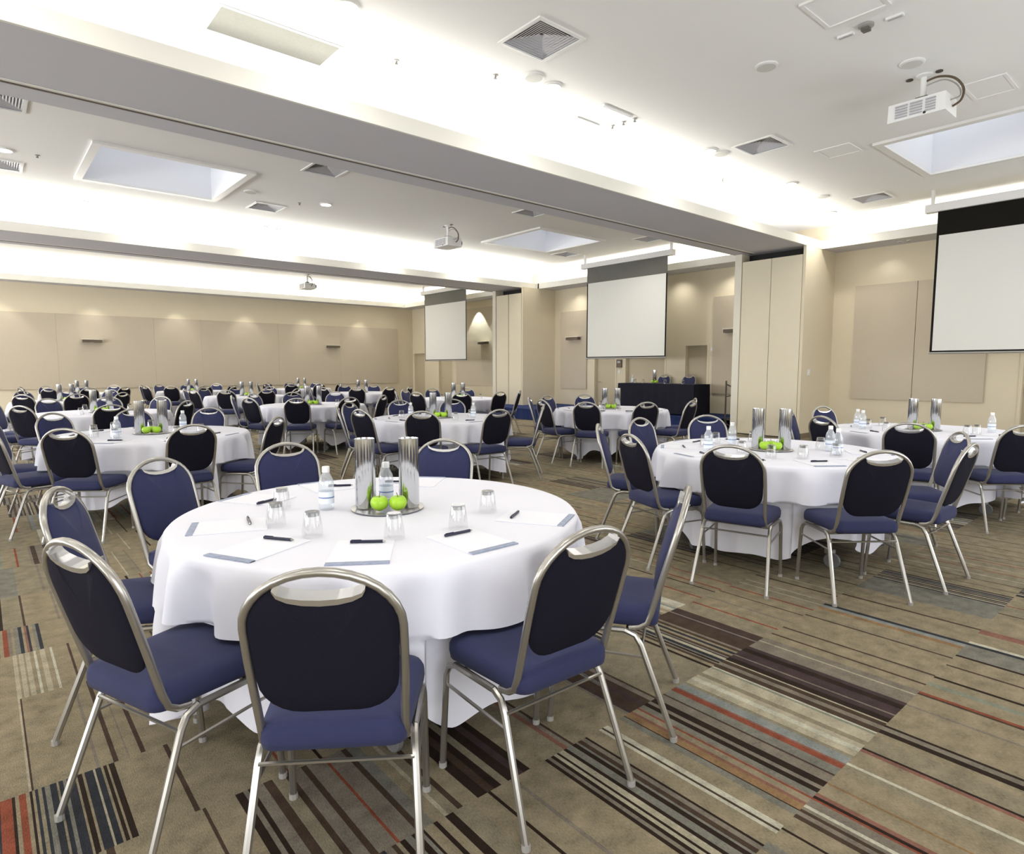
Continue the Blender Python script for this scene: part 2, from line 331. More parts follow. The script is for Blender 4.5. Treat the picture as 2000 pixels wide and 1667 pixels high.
# ------------------------------------------------------------------ ceiling with skylight wells
SKY = [(8.49, 1.32, 10.24, 3.03), (1.30, 9.20, 3.02, 10.93), (8.48, 9.08, 10.22, 10.76)]
DIFF = ((3.72, 3.98, 'large square air diffuser at the top centre'), (7.45, 4.03, 'square air diffuser left of the right projector'), (11.02, 4.05, 'square air diffuser just above the slot vent near the right screen'),
                 (0.30, 8.38, 'square air diffuser cut off at the left edge below the beam'), (0.38, 10.95, 'square air diffuser at the left edge, lower of two'), (3.80, 8.36, 'square air diffuser close under the wide beam, left one'),
                 (3.88, 10.92, 'square air diffuser right of the left skylight'), (7.52, 8.25, 'square air diffuser under the wide beam, above the middle skylight'), (10.90, 8.33, 'square air diffuser next to the middle screen housing'), (10.85, 10.72, 'square air diffuser between middle skylight and middle screen'),
                 (0.70, 20.1, 'far bay air diffuser at the left edge'), (4.44, 20.1, 'far bay air diffuser left of the distant projector'), (11.2, 19.7, 'far bay air diffuser near the far left screen'))
SKY = [tuple(v*K for v in q) for q in SKY]
HOLES = SKY+[(x*K-0.25*K, y*K-0.25*K, x*K+0.25*K, y*K+0.25*K) for x, y, lb in DIFF]
xs = sorted({XB, XF+0.3} | {a for s in HOLES for a in (s[0], s[2])}); ys = sorted({YR, YL+0.3} | {a for s in HOLES for a in (s[1], s[3])})
cm = MB()
for i in range(len(xs)-1):
    for j in range(len(ys)-1):
        cx_, cy_ = (xs[i]+xs[i+1])/2, (ys[j]+ys[j+1])/2
        if any(s[0] < cx_ < s[2] and s[1] < cy_ < s[3] for s in HOLES): continue
        cm.add([(xs[i], ys[j], CZ), (xs[i+1], ys[j], CZ), (xs[i+1], ys[j+1], CZ), (xs[i], ys[j+1], CZ)], [(3, 2, 1, 0)])
structure('ceiling', cm, 'ceiling_paint', 'flat painted ceiling glowing white above the coves')
SKL = ['skylight well in the ceiling above the right projection screen', 'skylight well in the ceiling of the middle bay at the left', 'skylight well in the ceiling before the middle projection screen']
for s, lb in zip(SKY, SKL):
    x0, y0, x1, y1 = s; t = empty('skylight', ((x0+x1)/2, (y0+y1)/2, CZ)); ox, oy = t.location.x, t.location.y
    hx, hy = (x1-x0)/2, (y1-y0)/2
    mb = MB(); h = 0.62; 
    for (a, b_) in (((-hx, -hy), (hx, -hy)), ((hx, -hy), (hx, hy)), ((hx, hy), (-hx, hy)), ((-hx, hy), (-hx, -hy))):
        mb.add([(a[0], a[1], 0), (b_[0], b_[1], 0), (b_[0], b_[1], h), (a[0], a[1], h)], [(0, 1, 2, 3)])
    part('shaft', mb, 'shaft_paint', t)
    mb = MB()
    for (a, b_) in (((-hx-.1, -hy-.1), (hx+.1, -hy)), ((-hx-.1, hy), (hx+.1, hy+.1)), ((-hx-.1, -hy), (-hx, hy)), ((hx, -hy), (hx+.1, hy))):
        mb.box((a[0], a[1], -0.035), (b_[0], b_[1], -0.001))
    part('frame', mb, 'white_metal', t)
    mb = MB(); mb.box((-hx, -hy, h), (hx, hy, h+0.02)); part('pane', mb, 'sky_pane', t)
    tag(t, lb, 'skylight', 'skylight wells')

# ------------------------------------------------------------------ walls
def wall_x(x, segs, mb):   # vertical rectangles on plane x: (y0,y1,z0,z1)
    for y0, y1, z0, z1 in segs: mb.add([(x, y0, z0), (x, y1, z0), (x, y1, z1), (x, y0, z1)], [(0, 1, 2, 3)])
DOORS = [(1.55, 2.46, 2.02), (8.56, 9.17, 1.95), (9.80, 11.08, 1.95), (11.45, 12.22, 1.95), (19.35, 20.25, 1.95), (21.25, 22.02, 1.97)]
wf = MB(); yy = YR
for a, b_, zt in DOORS:
    wall_x(XF, [(yy, a, 0, CZ+.3), (a, b_, zt, CZ+.3)], wf); yy = b_
    D = 0.14
    wf.add([(XF, a, 0), (XF+D, a, 0), (XF+D, a, zt), (XF, a, zt)], [(0, 1, 2, 3)])
    wf.add([(XF, b_, 0), (XF+D, b_, 0), (XF+D, b_, zt), (XF, b_, zt)], [(0, 1, 2, 3)])
    wf.add([(XF, a, zt), (XF+D, a, zt), (XF+D, b_, zt), (XF, b_, zt)], [(0, 1, 2, 3)])
wall_x(XF, [(yy, YL+.3, 0, CZ+.3)], wf)
structure('wall_front', wf, 'wall_paint', 'beige front wall behind the projection screens')
DL = ['door recessed at the right edge under the right screen', 'narrow door right of the head table', 'wide recess door behind the head table', 'door left of the head table', 'door under the far left screen', 'door in the far left corner']
for i, ((a, b_, zt), lb) in enumerate(zip(DOORS, DL)):
    mb = MB(); mb.box((XF+0.10, a, 0.005), (XF+0.14, b_, zt))
    d = structure('door_%d' % (i+1), mb, 'door_paint', lb)
    mb = MB()
    mb.box((XF-0.012, a-0.05, 0), (XF+0.0, a, zt+0.05)); mb.box((XF-0.012, b_, 0), (XF, b_+0.05, zt+0.05)); mb.box((XF-0.012, a, zt), (XF, b_, zt+0.05))
    part('door_frame', mb, 'wall_paint', d)
    mb = MB(); mb.tube([(XF+.10, b_-.08, 1.0), (XF+.05, b_-.08, 1.0), (XF+.05, b_-.19, 1.0)], 0.010, n=8); part('door_handle', mb, 'satin_steel', d, True)
mb = MB(); mb.box((XB, YL, 0), (XF+.2, YL+.12, CZ+.3)); structure('wall_left', mb, 'wall_paint', 'long beige wall at the far left behind the rows of tables')
def fill_window_wall(nm, lb, wins, lo, hi, bx):      # bx(a0, a1, z0, z1, d0, d1): box spanning a along the wall, d through it
    mb = MB(); p = lo
    for a, b_ in wins:
        bx(mb, p, a, 0, CZ+.3, 0, .12); bx(mb, a, b_, 0, WZ0, 0, .12); bx(mb, a, b_, WZ1, CZ+.3, 0, .12); p = b_
    bx(mb, p, hi, 0, CZ+.3, 0, .12); structure(nm, mb, 'wall_paint', lb)
    for a, b_ in wins:  # added windows: frames and mullions around the fill lights
        fill_window_wall.n += 1; mb = MB(); e = 0.05
        bx(mb, a, b_, WZ0, WZ0+e, -.01, .05); bx(mb, a, b_, WZ1-e, WZ1, -.01, .05); bx(mb, a, a+e, WZ0+e, WZ1-e, -.01, .05); bx(mb, b_-e, b_, WZ0+e, WZ1-e, -.01, .05)
        o = structure('window_%d' % fill_window_wall.n, mb, 'white_metal', 'wide window in the wall out of view')
        for k in (1, 2, 3):
            mb = MB(); q = a+(b_-a)*k/4; bx(mb, q-.02, q+.02, WZ0+e, WZ1-e, 0, .04); part('mullion', mb, 'white_metal', o)
fill_window_wall.n = 0
def bx_right(mb, a0, a1, z0, z1, d0, d1): mb.box((a0, YR-d1, z0), (a1, YR-d0, z1))
def bx_back(mb, a0, a1, z0, z1, d0, d1): mb.box((XB-d1, a0, z0), (XB-d0, a1, z1))
fill_window_wall('wall_right', 'beige side wall out of view on the right', RIGHT_FILL_WIN, XB, XF+.2, bx_right)
fill_window_wall('wall_back', 'beige wall behind the viewer', BACK_FILL_WIN, YR, YL, bx_back)
# baseboards
mb = MB(); yy = 7.16
for a, b_ in ((YR, 1.5), (2.51, 5.62), (7.16, 8.51), (9.22, 9.75), (11.13, 11.40), (12.27, 13.84), (15.28, 19.3), (20.3, 21.2)):
    mb.box((XF-0.014, a, 0), (XF, b_, 0.10))
structure('baseboard_front', mb, 'skirting', 'dark skirting board along the front wall')
mb = MB(); mb.box((XB, YL-.014, 0), (XF-.02, YL, 0.10)); structure('baseboard_left', mb, 'skirting', 'dark skirting board along the far left wall')
# pillars with their partition pockets
PX = 12.26
def pillar(y0, y1, lb):
    mb = MB()
    mb.box((PX, y0, 0), (XF, y0+0.055, LZ)); mb.box((PX, y1-0.15, 0), (XF, y1, LZ)); mb.box((PX+0.35, y0+0.055, 0), (XF, y1-0.15, LZ))
    mb.box((12.9, y0, LZ), (XF, y0+0.05, LIP))
    o = structure('pillar', mb, 'wall_paint', lb)
    mb = MB(); mb.box((PX-0.012, y1-0.15, 0.0), (PX, y1, LZ)); part('jamb_trim', mb, 'sconce_cream', o)
    mb = MB(); mb.box((PX+0.02, y0-0.012, 0), (XF, y0, 0.10)); part('skirting', mb, 'skirting', o)
    return o
pillar(5.64, 7.12, 'beige pillar between the right and middle screens')
pillar(13.87, 15.27, 'beige pillar between the middle and far left screens')
def partition(y0, y1, n, gapmat, lb):
    t = empty('folding_partition', (PX+0.05, (y0+y1)/2, 0)); w_ = (y1-y0)/n
    for i in range(n):
        mb = MB(); g = 0.012 if gapmat is None else 0.03
        mb.box((-0.045, -(y1-y0)/2+i*w_+g/2, 0.02), (0.05, -(y1-y0)/2+(i+1)*w_-g/2, 3.585)); part('panel', mb, 'partition_vinyl', t)
    mb = MB(); mb.box((-0.035, -(y1-y0)/2, 0.012), (0.05, (y1-y0)/2, 0.02)); mb.box((0.02, -(y1-y0)/2, 0.02), (0.045, (y1-y0)/2, 3.58))
    part('edge_seal', mb, 'brown_track', t)
    tag(t, lb, 'partition', 'folded room partitions')
partition(5.70, 6.965, 2, None, 'folded partition panels standing in the pillar right of the head table')
partition(13.93, 15.115, 2, 1, 'folded partition panels standing in the pillar left of the middle screen')

# beams (partition tracks) with cove troughs
def beam(y0, y1, lb):
    mb = MB()
    mb.box((XB, y0+0.03, LZ), (XF, y1, LZ+0.05))              # soffit board
    mb.box((XB, y0+0.95, LZ+0.05), (XF, y1-0.02, CZ))         # core
    o = structure('ceiling_beam', mb, 'beam_paint', lb)
    mb = MB(); mb.box((XB, y0, LZ-0.004), (12.9, y0+0.03, LIP)); part('cove_lip', mb, 'lip_paint', o)
    mb = MB(); yt = y0+(y1-y0)*0.765
    mb.box((XB, yt-0.012, LZ-0.012), (PX+0.1, yt+0.012, LZ)); part('partition_track', mb, 'brown_track', o)
    mb = MB(); mb.box((XB, yt-0.055, LZ-0.006), (PX+0.1, yt-0.014, LZ)); part('track_cover', mb, 'lip_paint', o)
    mb = MB(); mb.box((PX+0.30, y0+0.06, 3.60), (PX+0.35, y1-0.16, LZ-0.002)); part('pocket_shadow_gap', mb, 'dark_gap', o)  # near-black board, painted as the shade deep in the pocket
beam(5.64, 7.156, 'wide ceiling beam crossing from the upper left to the pillar')
beam(13.97, 15.45, 'further ceiling beam beyond the middle bay')
def bulkhead(x0, y0, x1, y1, lb, axis):
    mb = MB()
    if axis == 'x':
        mb.box((x0, y0, LZ), (x1, y1, LZ+0.05))
        o = structure('ceiling_bulkhead', mb, 'beam_paint', lb)
        mb = MB(); mb.box((x0-0.03, y0, LZ-0.004), (x0, y1, LIP)); part('cove_lip', mb, 'lip_paint', o)
    else:
        mb.box((x0, y0, LZ), (x1, y1, LZ+0.05))
        o = structure('ceiling_bulkhead', mb, 'beam_paint', lb)
        mb = MB(); mb.box((x0, y0-0.03, LZ-0.004), (x1, y0, LIP)); part('cove_lip', mb, 'lip_paint', o)
bulkhead(12.93, YR, XF, 5.64, 'ceiling bulkhead behind the right screen', 'x')
bulkhead(12.93, 7.156, XF, 13.97, 'ceiling bulkhead behind the middle screen', 'x')
bulkhead(12.93, 15.45, XF, YL, 'ceiling bulkhead behind the far left screen', 'x')
bulkhead(XB, 21.60, 12.93, YL, 'ceiling bulkhead along the far left wall', 'y')
mb = MB(); mb.box((XB, YR, LZ), (12.93, -1.33, LZ+0.05)); mb.box((XB, -1.33, LZ), (12.93, -1.30, LIP)); structure('ceiling_bulkhead', mb, 'lip_paint', 'ceiling bulkhead along the right side wall')

# ------------------------------------------------------------------ acoustic wall panels
def apanel_x(y0, y1, z0, z1, lb, g):
    mb = MB(); mb.box((XF-0.045, y0, z0), (XF-0.001, y1, z1)); o = part('acoustic_panel', mb, 'panel_fabric'); tag(o, lb, 'wall panel', g)
def apanel_y(x0, x1, z0, z1, lb, g):
    mb = MB(); mb.box((x0, YL-0.045, z0), (x1, YL-0.001, z1)); o = part('acoustic_panel', mb, 'panel_fabric'); tag(o, lb, 'wall panel', g)
apanel_x(4.115, 5.21, 0.78, 3.03, 'tan fabric wall panel left of the right projection screen', 'acoustic panels behind the right screen')
apanel_x(2.99, 4.105, 0.78, 3.03, 'tan fabric wall panel half hidden behind the right projection screen', 'acoustic panels behind the right screen')
apanel_x(12.52, 13.57, 0.78, 3.07, 'tan fabric wall panel left of the middle screen', 'acoustic panels of the middle bay')
apanel_x(7.20, 8.40, 0.78, 3.09, 'tan fabric wall panel between the narrow door and the pillar', 'acoustic panels of the middle bay')
apanel_x(15.40, 19.05, 0.78, 3.50, 'tall fabric wall panel right of the far left screen', 'acoustic panels of the far bay')
ex = [-6.8, -3.3, 0.45, 1.78, 4.25, 5.6, 8.1, 10.4, 12.86]
nl = ['grey fabric panel of the left wall far outside the left edge', 'grey fabric panel of the left wall outside the left edge', 'first grey fabric panel of the left wall at the left edge', 'grey fabric panel of the left wall around the left sconce', 'grey fabric panel of the left wall right of the left sconce', 'grey fabric panel in the middle of the left wall', 'grey fabric panel of the left wall left of the right sconce', 'grey fabric panel of the left wall nearest its far corner']
for i in range(8): apanel_y(ex[i]+0.0015, ex[i+1]-0.0015, 0.80, 2.94, nl[i], 'fabric panels of the left wall')

# ------------------------------------------------------------------ wall lights
def sconce(loc, rz, lb, cream=False):
    t = empty('wall_light', loc, rz)
    mb = MB(); mb.box((-0.24, -0.14, -0.05), (0.24, -0.02, 0.03)); part('shade', mb, 'sconce_dark', t)
    mb = MB(); mb.box((-0.26, -0.15, 0.03), (0.26, -0.015, 0.05)); part('top_rim', mb, 'sconce_cream', t)
    mb = MB(); mb.box((-0.05, -0.02, -0.06), (0.05, 0.0, 0.04)); part('bracket', mb, 'white_metal', t)
    tag(t, lb, 'wall light', 'wall lights')
sconce((2.62, YL-0.05, 2.19), 0, 'dark wall light on the left wall, the left one of two')
sconce((10.10, YL-0.05, 2.19), 0, 'dark wall light on the left wall nearer the far corner')
sconce((XF-0.05, 12.98, 2.27), -PI/2, 'wall light on the panel left of the middle screen')
sconce((XF-0.05, 17.30, 2.27), -PI/2, 'dark wall light right of the far left screen')
sconce((XF-0.05, 7.80, 2.27), -PI/2, 'cream topped wall light beside the pillar jamb')
# soffit spots grazing the walls
def spot(loc, tgt, watts, deg, blend=0.3, color=WARM):
    l = bpy.data.lights.new('soffit_spot', 'SPOT'); l.energy = watts; l.spot_size = math.radians(deg); l.spot_blend = blend; l.color = color; l.shadow_soft_size = 0.03
    o = bpy.data.objects.new('soffit_spot', l); o.location = loc; o.rotation_euler = (Vector(tgt)-Vector(loc)).to_track_quat('-Z', 'Y').to_euler(); COL.objects.link(o)
for x in (0.6, 2.7, 4.9, 7.0, 9.1, 11.2): spot((x, 21.72, LZ-0.02), (x, 21.80, 0), 30, 76, 0.8)
for y in (7.9, 9.3, 11.4, 12.8): spot((13.20, y, LZ-0.02), (13.36, y, 0), 19, 130, 1.0)
for y in (4.6, 2.6): spot((13.28, y, LZ-0.02), (13.40, y, 0), 5, 110, 0.8)
spot((13.24, 17.65, LZ-0.02), (13.30, 17.65, 0), 110, 72, 0.15, (0.92, 1.0, 0.95))
spot((13.24, 16.45, LZ-0.02), (13.30, 16.45, 0), 40, 72, 0.2, (0.92, 1.0, 0.95))

# ------------------------------------------------------------------ projection screens
def screen(yc, lb, blackm, bw=0.36):
    t = empty('projection_screen', (12.2, yc, 0)); hw = 1.245
    mb = MB(); mb.box((-0.07, -1.40, 3.955), (0.07, 1.42, 4.085)); part('housing', mb, 'white_metal', t)
    mb = MB(); mb.box((-0.012, -hw, 3.57), (-0.006, hw, 3.955)); part('drop_cloth', mb, blackm, t)
    mb = MB(); e = 0.035
    mb.box((-0.012, -hw, 1.66), (-0.006, -hw+e, 3.57)); mb.box((-0.012, hw-e, 1.66), (-0.006, hw, 3.57)); mb.box((-0.012, -hw+e, 1.66), (-0.006, hw-e, 1.685))
    part('border', mb, 'screen_black', t)
    mb = MB(); mb.box((-0.011, -hw+e, 1.685), (-0.007, hw-e, 3.57)); part('surface', mb, 'screen_white', t)
    mb = MB(); mb.tube([(-0.009, -hw-0.01, 1.645), (-0.009, hw+0.01, 1.645)], 0.017, n=10); part('weight_bar', mb, 'nylon', t, True)
    for s in (-1, 1):
        mb = MB(); mb.box((-0.03, s*1.33-0.02, 4.085), (0.03, s*1.33+0.02, CZ)); part('bracket', mb, 'white_metal', t)
    tag(t, lb, 'projection screen', 'lowered projection screens')
screen(2.225, 'large lowered projection screen at the right edge with black top', 'screen_black')
screen(10.02, 'lowered projection screen above the head table', 'screen_grey')
screen(17.80, 'distant narrow looking projection screen, leftmost of the three', 'screen_grey')

# ------------------------------------------------------------------ projectors
def projector(x, y, lb, detail=True):
    t = empty('ceiling_projector', (x*K, y*K, CZ)); t.scale = (K, K, K)
    mb = MB(); mb.lathe([(0.05, -0.02), (0.07, -0.012), (0.07, 0)], n=16); mb.tube([(0, 0, 0), (0, 0, -0.20)], 0.026, n=10); part('mount_pole', mb, 'white_metal', t, True)
    for s in (-1, 1):
        mb = MB(); mb.lathe([(0.0, -0.012), (0.03, -0.01), (0.03, 0)], c=(0.0, s*0.12, 0), n=10); part('ceiling_hook', mb, 'dark_iron', t, True)
    mb = MB(); mb.box((-0.05, -0.05, -0.25), (0.05, 0.05, -0.20)); part('swivel_joint', mb, 'dark_iron', t)
    mb = MB(); z0, z1 = -0.41, -0.25
    bm_ = [(-0.17, -0.235), (0.15, -0.235), (0.17, -0.2), (0.17, 0.2), (0.15, 0.235), (-0.17, 0.235)]
    vs = [(a, b_, z0) for a, b_ in bm_]+[(a*0.98, b_*0.98, z1) for a, b_ in bm_]; n = 6
    mb.add(vs, [tuple(range(n-1, -1, -1)), tuple(range(n, 2*n))]+[(i, (i+1) % n, n+(i+1) % n, n+i) for i in range(n)])
    body = part('body', mb, 'white_plastic', t)
    for yc, wd in ((0.12, 0.05), (0.0, 0.05), (-0.115, 0.04)):
        mb = MB()
        for k in range(5): mb.box((-0.178, yc-wd, -0.385+k*0.024), (-0.168, yc+wd, -0.385+k*0.024+0.013))
        part('vent', mb, 'grey_grille', body)
    mb = MB(); mb.lathe([(0.013, 0), (0.013, 0.012)], n=10); o = part('sensor', mb, 'black_rubber', body); o.location = (-0.170, -0.07, -0.39); o.rotation_euler = (0, PI/2, 0)
    mb = MB(); mb.lathe([(0.05, 0), (0.055, 0.05), (0.03, 0.05)], n=16); o = part('lens', mb, 'lens_glass', t, True); o.location = (0.16, -0.12, -0.33); o.rotation_euler = (0, PI/2, 0)
    mb = MB(); mb.tube(smooth([(0, -0.01, -0.06), (0.0, -0.12, -0.05), (0, -0.24, -0.10), (0.02, -0.31, -0.20), (0.02, -0.30, -0.30), (0.02, -0.235, -0.34)]), 0.010, n=6); part('cable', mb, 'cable_brown', t, True)
    mb = MB(); mb.tube(smooth([(0, -0.01, -0.10), (0.0, -0.16, -0.09), (0.03, -0.26, -0.16), (0.02, -0.29, -0.26), (-0.04, -0.235, -0.30)]), 0.006, n=6); part('cable', mb, 'nylon', t, True)
    tag(t, lb, 'projector', 'ceiling projectors')
projector(6.85, 2.13, 'white ceiling projector near the upper right, large in view')
projector(7.00, 10.08, 'white ceiling projector of the middle bay in front of its screen')
projector(7.50, 18.0, 'small distant ceiling projector in the far left bay')

# ------------------------------------------------------------------ air diffusers
def diffuser(x, y, lb):
    t = empty('air_diffuser', (x*K, y*K, CZ)); h = 0.26*K
    mb = MB(); e = 0.032
    mb.box((-h, -h, -0.014), (h, -h+e, -0.0005)); mb.box((-h, h-e, -0.014), (h, h, -0.0005)); mb.box((-h, -h+e, -0.014), (-h+e, h-e, -0.0005)); mb.box((h-e, -h+e, -0.014), (h, h-e, -0.0005))
    part('frame', mb, 'white_metal', t)
    g = h-e-0.002
    for k in range(4):           # four triangular louvre fields meeting in the middle
        R_ = Matrix.Rotation(k*PI/2, 3, 'Z'); mb = MB()
        for j in range(8):
            a = g-j*0.028; b_ = a-0.012
            if b_ < 0.01: break
            z = 0.004+j*0.004
            if k in (1, 2):     # fields on the far sides: overlapping sloped blades
                b_ = max(a-0.030, 0.0); vs = [R_ @ Vector(v) for v in ((-a, -a, z), (a, -a, z), (b_, -b_, z+0.024), (-b_, -b_, z+0.024))]; mb.add(vs, [(0, 1, 2, 3)])
            else:
                vs = [R_ @ Vector(v) for v in ((-a, -a, z), (a, -a, z), (b_, -b_, z+0.004), (-b_, -b_, z+0.004))]; mb.add(vs, [(0, 1, 2, 3)])
        part('louvre_field', mb, 'louvre_metal', t)
    mb = MB(); mb.box((-g, -g, 0.07), (g, g, 0.09)); mb.box((-g-.002, -g, 0), (-g, g, 0.07)); mb.box((g, -g, 0), (g+.002, g, 0.07)); mb.box((-g, -g-.002, 0), (g, -g, 0.07)); mb.box((-g, g, 0), (g, g+.002, 0.07))
    part('duct', mb, 'detector_dark', t)
    tag(t, lb, 'air vent', 'square ceiling diffusers')
for x, y, lb in DIFF: diffuser(x, y, lb)
def slab(name, cx_, cy_, sx, sy, m_, lb, cat, border=None, th=0.008, g=None):
    t = empty(name, (cx_*K, cy_*K, CZ)); sx *= K; sy *= K; mb = MB(); e = 0.03
    mb.box((-sx/2+e, -sy/2+e, -th*0.5), (sx/2-e, sy/2-e, -0.001)); part('cover', mb, m_, t)
    mb = MB(); T_ = -0.001; mb.box((-sx/2, -sy/2, -th), (sx/2, -sy/2+e, T_)); mb.box((-sx/2, sy/2-e, -th), (sx/2, sy/2, T_)); mb.box((-sx/2, -sy/2+e, -th), (-sx/2+e, sy/2-e, T_)); mb.box((sx/2-e, -sy/2+e, -th), (sx/2, sy/2-e, T_))
    part('rim', mb, border or 'white_metal', t); tag(t, lb, cat, g)
slab('return_air_grille', 2.03, 5.38, 1.0, 0.47, 'panel_grey', 'long grey return air panel at the top left', 'ceiling panel', g='return air panels')
slab('return_air_grille', 9.33, 5.33, 1.02, 0.47, 'speaker_mesh', 'pale return air panel above the beam near the pillar', 'ceiling panel', g='return air panels')
slab('access_hatch', 8.35, 3.50, 0.42, 0.42, 'ceiling_paint', 'flush access hatch left of the right skylight', 'hatch', 'ceiling_paint', 0.012, g='ceiling hatches')
slab('access_hatch', 5.08, 2.13, 0.50, 0.46, 'ceiling_paint', 'flush access hatch cut by the top edge at the right', 'hatch', 'white_metal', 0.02, g='ceiling hatches')
slab('access_hatch', 7.60, 1.80, 0.50, 0.36, 'ceiling_paint', 'flush access hatch beside the projector cables', 'hatch', 'ceiling_paint', 0.012, g='ceiling hatches')
slab('slot_vent', 11.93, 4.24, 0.30, 0.92, 'speaker_mesh', 'long narrow slot vent above the right screen', 'air vent')
def slot(x, y, sx, sy, lb):
    t = empty('ceiling_slot', (x*K, y*K, CZ)); mb = MB(); mb.box((-sx/2, -sy/2, -0.018), (sx/2, sy/2, 0)); part('frame', mb, 'white_metal', t)
    mb = MB(); mb.box((-sx/2+.012, -sy/2+.012, -0.020), (sx/2-.012, sy/2-.012, -0.018)); part('opening', mb, 'grey_grille', t); tag(t, lb, 'ceiling slot', 'small ceiling slots')
slot(5.27, 4.89, 0.38, 0.035, 'thin slot in the white ceiling, left of the pair'); slot(5.30, 4.49, 0.5, 0.035, 'thin slot in the white ceiling, right of the pair')
slot(5.55, 2.31, 0.05, 0.13, 'small slot left of the dark detector'); slot(5.55, 1.95, 0.05, 0.13, 'small slot right of the dark detector')
def disc(name, x, y, r_, m_, lb, cat, g, z=CZ, h=0.02, cone=False):
    mb = MB()
    k_ = K if z == CZ else 1.0; r_ *= k_; t = empty(name, (x*k_, y*k_, z))
    mb.lathe([(r_*1.0, 0), (r_*1.0, -h*0.6), (r_*0.85, -h)], n=20, cap0=False); part('rim', mb, 'white_metal', t, True)
    mb = MB(); mb.lathe([(0.001, -h-0.001), (r_*0.82, -h-0.001)], n=20, cap0=False, cap1=False); part('face', mb, m_, t)
    tag(t, lb, cat, g); return t
SP = [(4.11, 4.50, 'round ceiling speaker beside the top centre diffuser'), (7.32, 4.50, 'round ceiling speaker near the diffuser left of the projector'), (10.33, 4.54, 'round ceiling speaker furthest along the right bay'),
      (5.56, 2.99, 'pale round ceiling speaker above the hatch group'), (6.49, 2.12, 'round ceiling speaker beside the projector mount'), (1.53, 12.54, 'round ceiling speaker below the left skylight'), (4.37, 12.48, 'round ceiling speaker beside a downlight of the middle bay'), (3.37, 10.14, 'round ceiling speaker right of the left skylight')]
for x, y, lb in SP: disc('ceiling_speaker', x, y, 0.10, 'speaker_mesh', lb, 'speaker', 'round ceiling speakers')
for x, y, lb in ((2.98, 5.06, 'tiny sprinkler right of the long return air panel'), (3.82, 4.71, 'tiny sprinkler left of the top centre speaker'), (8.31, 5.07, 'tiny sprinkler above the pale return air panel'), (5.58, 4.80, 'left tiny sensor beside the thin slots'), (5.59, 4.65, 'middle tiny sensor beside the thin slots'), (5.61, 4.51, 'right tiny sensor beside the thin slots'), (0.75, 10.2, 'tiny sprinkler beside the left edge downlight'), (4.2, 10.3, 'tiny sprinkler beside the middle bay downlight')):
    t = empty('sprinkler', (x*K, y*K, CZ)); mb = MB(); mb.lathe([(0.028, 0), (0.028, -0.008), (0.010, -0.012), (0.010, -0.03)], n=10, cap0=False); part('escutcheon', mb, 'nylon', t, True)
    mb = MB(); mb.lathe([(0.016, -0.03), (0.016, -0.036)], n=8); part('deflector', mb, 'dark_iron', t); tag(t, lb, 'sprinkler', 'sprinklers and sensors')
t = empty('smoke_detector', (5.51*K, 2.14*K, CZ)); mb = MB(); mb.lathe([(0.06, 0), (0.06, -0.02), (0.04, -0.03)], n=16, cap0=False); part('base', mb, 'nylon', t, True)
mb = MB(); mb.box((-0.035, -0.03, -0.055), (0.03, 0.03, -0.03)); part('sensor_head', mb, 'detector_dark', t); tag(t, 'dark grey smoke detector between two small ceiling slots', 'detector')
# downlights
DWN = [(2.27, 4.56, 'glowing downlight cut by the top edge'), (4.38, 4.53, 'glowing downlight right of the top centre speaker'), (7.11, 4.54, 'glowing downlight left of the second diffuser'), (9.27, 4.54, 'glowing downlight beyond the second diffuser'), (11.5, 4.9, 'glowing downlight beside the slot vent'),
       (0.42, 10.2, 'glowing downlight at the left edge'), (4.56, 10.08, 'glowing downlight right of the middle bay diffuser'), (2.55, 12.56, 'downlight in the bright cove light below the left skylight'), (4.63, 12.54, 'downlight in the bright cove light left of the middle projector'), (7.2, 12.54, 'downlight in the bright cove light beyond the middle projector'), (9.4, 12.54, 'downlight nearest the far beam end')]
HID = [(-4.5, 1.0), (-4.5, 4.5), (-4.5, 10.1), (-4.5, 12.5), (-5, 18), (0.2, 4.5), (-1.6, 4.5), (-1.6, 1.0), (0.6, 1.0), (2.6, 1.0), (4.6, 0.9), (7.1, 0.9), (9.3, 0.9), (-1.5, 10.1), (-1.5, 12.5), (7.6, 9.9), (10.0, 8.3), (0.5, 17.0), (3.5, 17.0), (6.5, 16.6), (9.5, 17.0), (0.5, 20.3), (3.2, 20.4), (6.5, 20.4), (9.5, 20.4), (-2, 17)]
def dlamp(x, y, k=1.0):
    l = bpy.data.lights.new('downlight_lamp', 'AREA'); l.shape = 'DISK'; l.size = 0.16; l.energy = DOWN_W*k; l.color = (1, 0.97, 0.90); l.spread = math.radians(150)
    o = bpy.data.objects.new('downlight_lamp', l); o.location = (x*K, y*K, CZ-0.03); COL.objects.link(o)
for x, y, lb in DWN: disc('downlight', x, y, 0.10, 'lamp_lens', lb, 'ceiling light', 'recessed downlights'); dlamp(x, y)
for x, y in HID: dlamp(x, y, 1.0 if y < 6 else 2.0)
for x, y, lb in ((13.28, 4.3, 'small eyeball spot in the bulkhead left of the right screen'), (13.25, 8.35, 'small eyeball spot in the bulkhead right of the middle screen')):
    for k in (-0.09, 0.06):
        t = disc('bulkhead_spot', 13.25, y+k, 0.035, 'detector_dark', lb+(', left of its pair' if k > 0 else ', right of its pair'), 'ceiling light', 'bulkhead spots', LZ, 0.015)

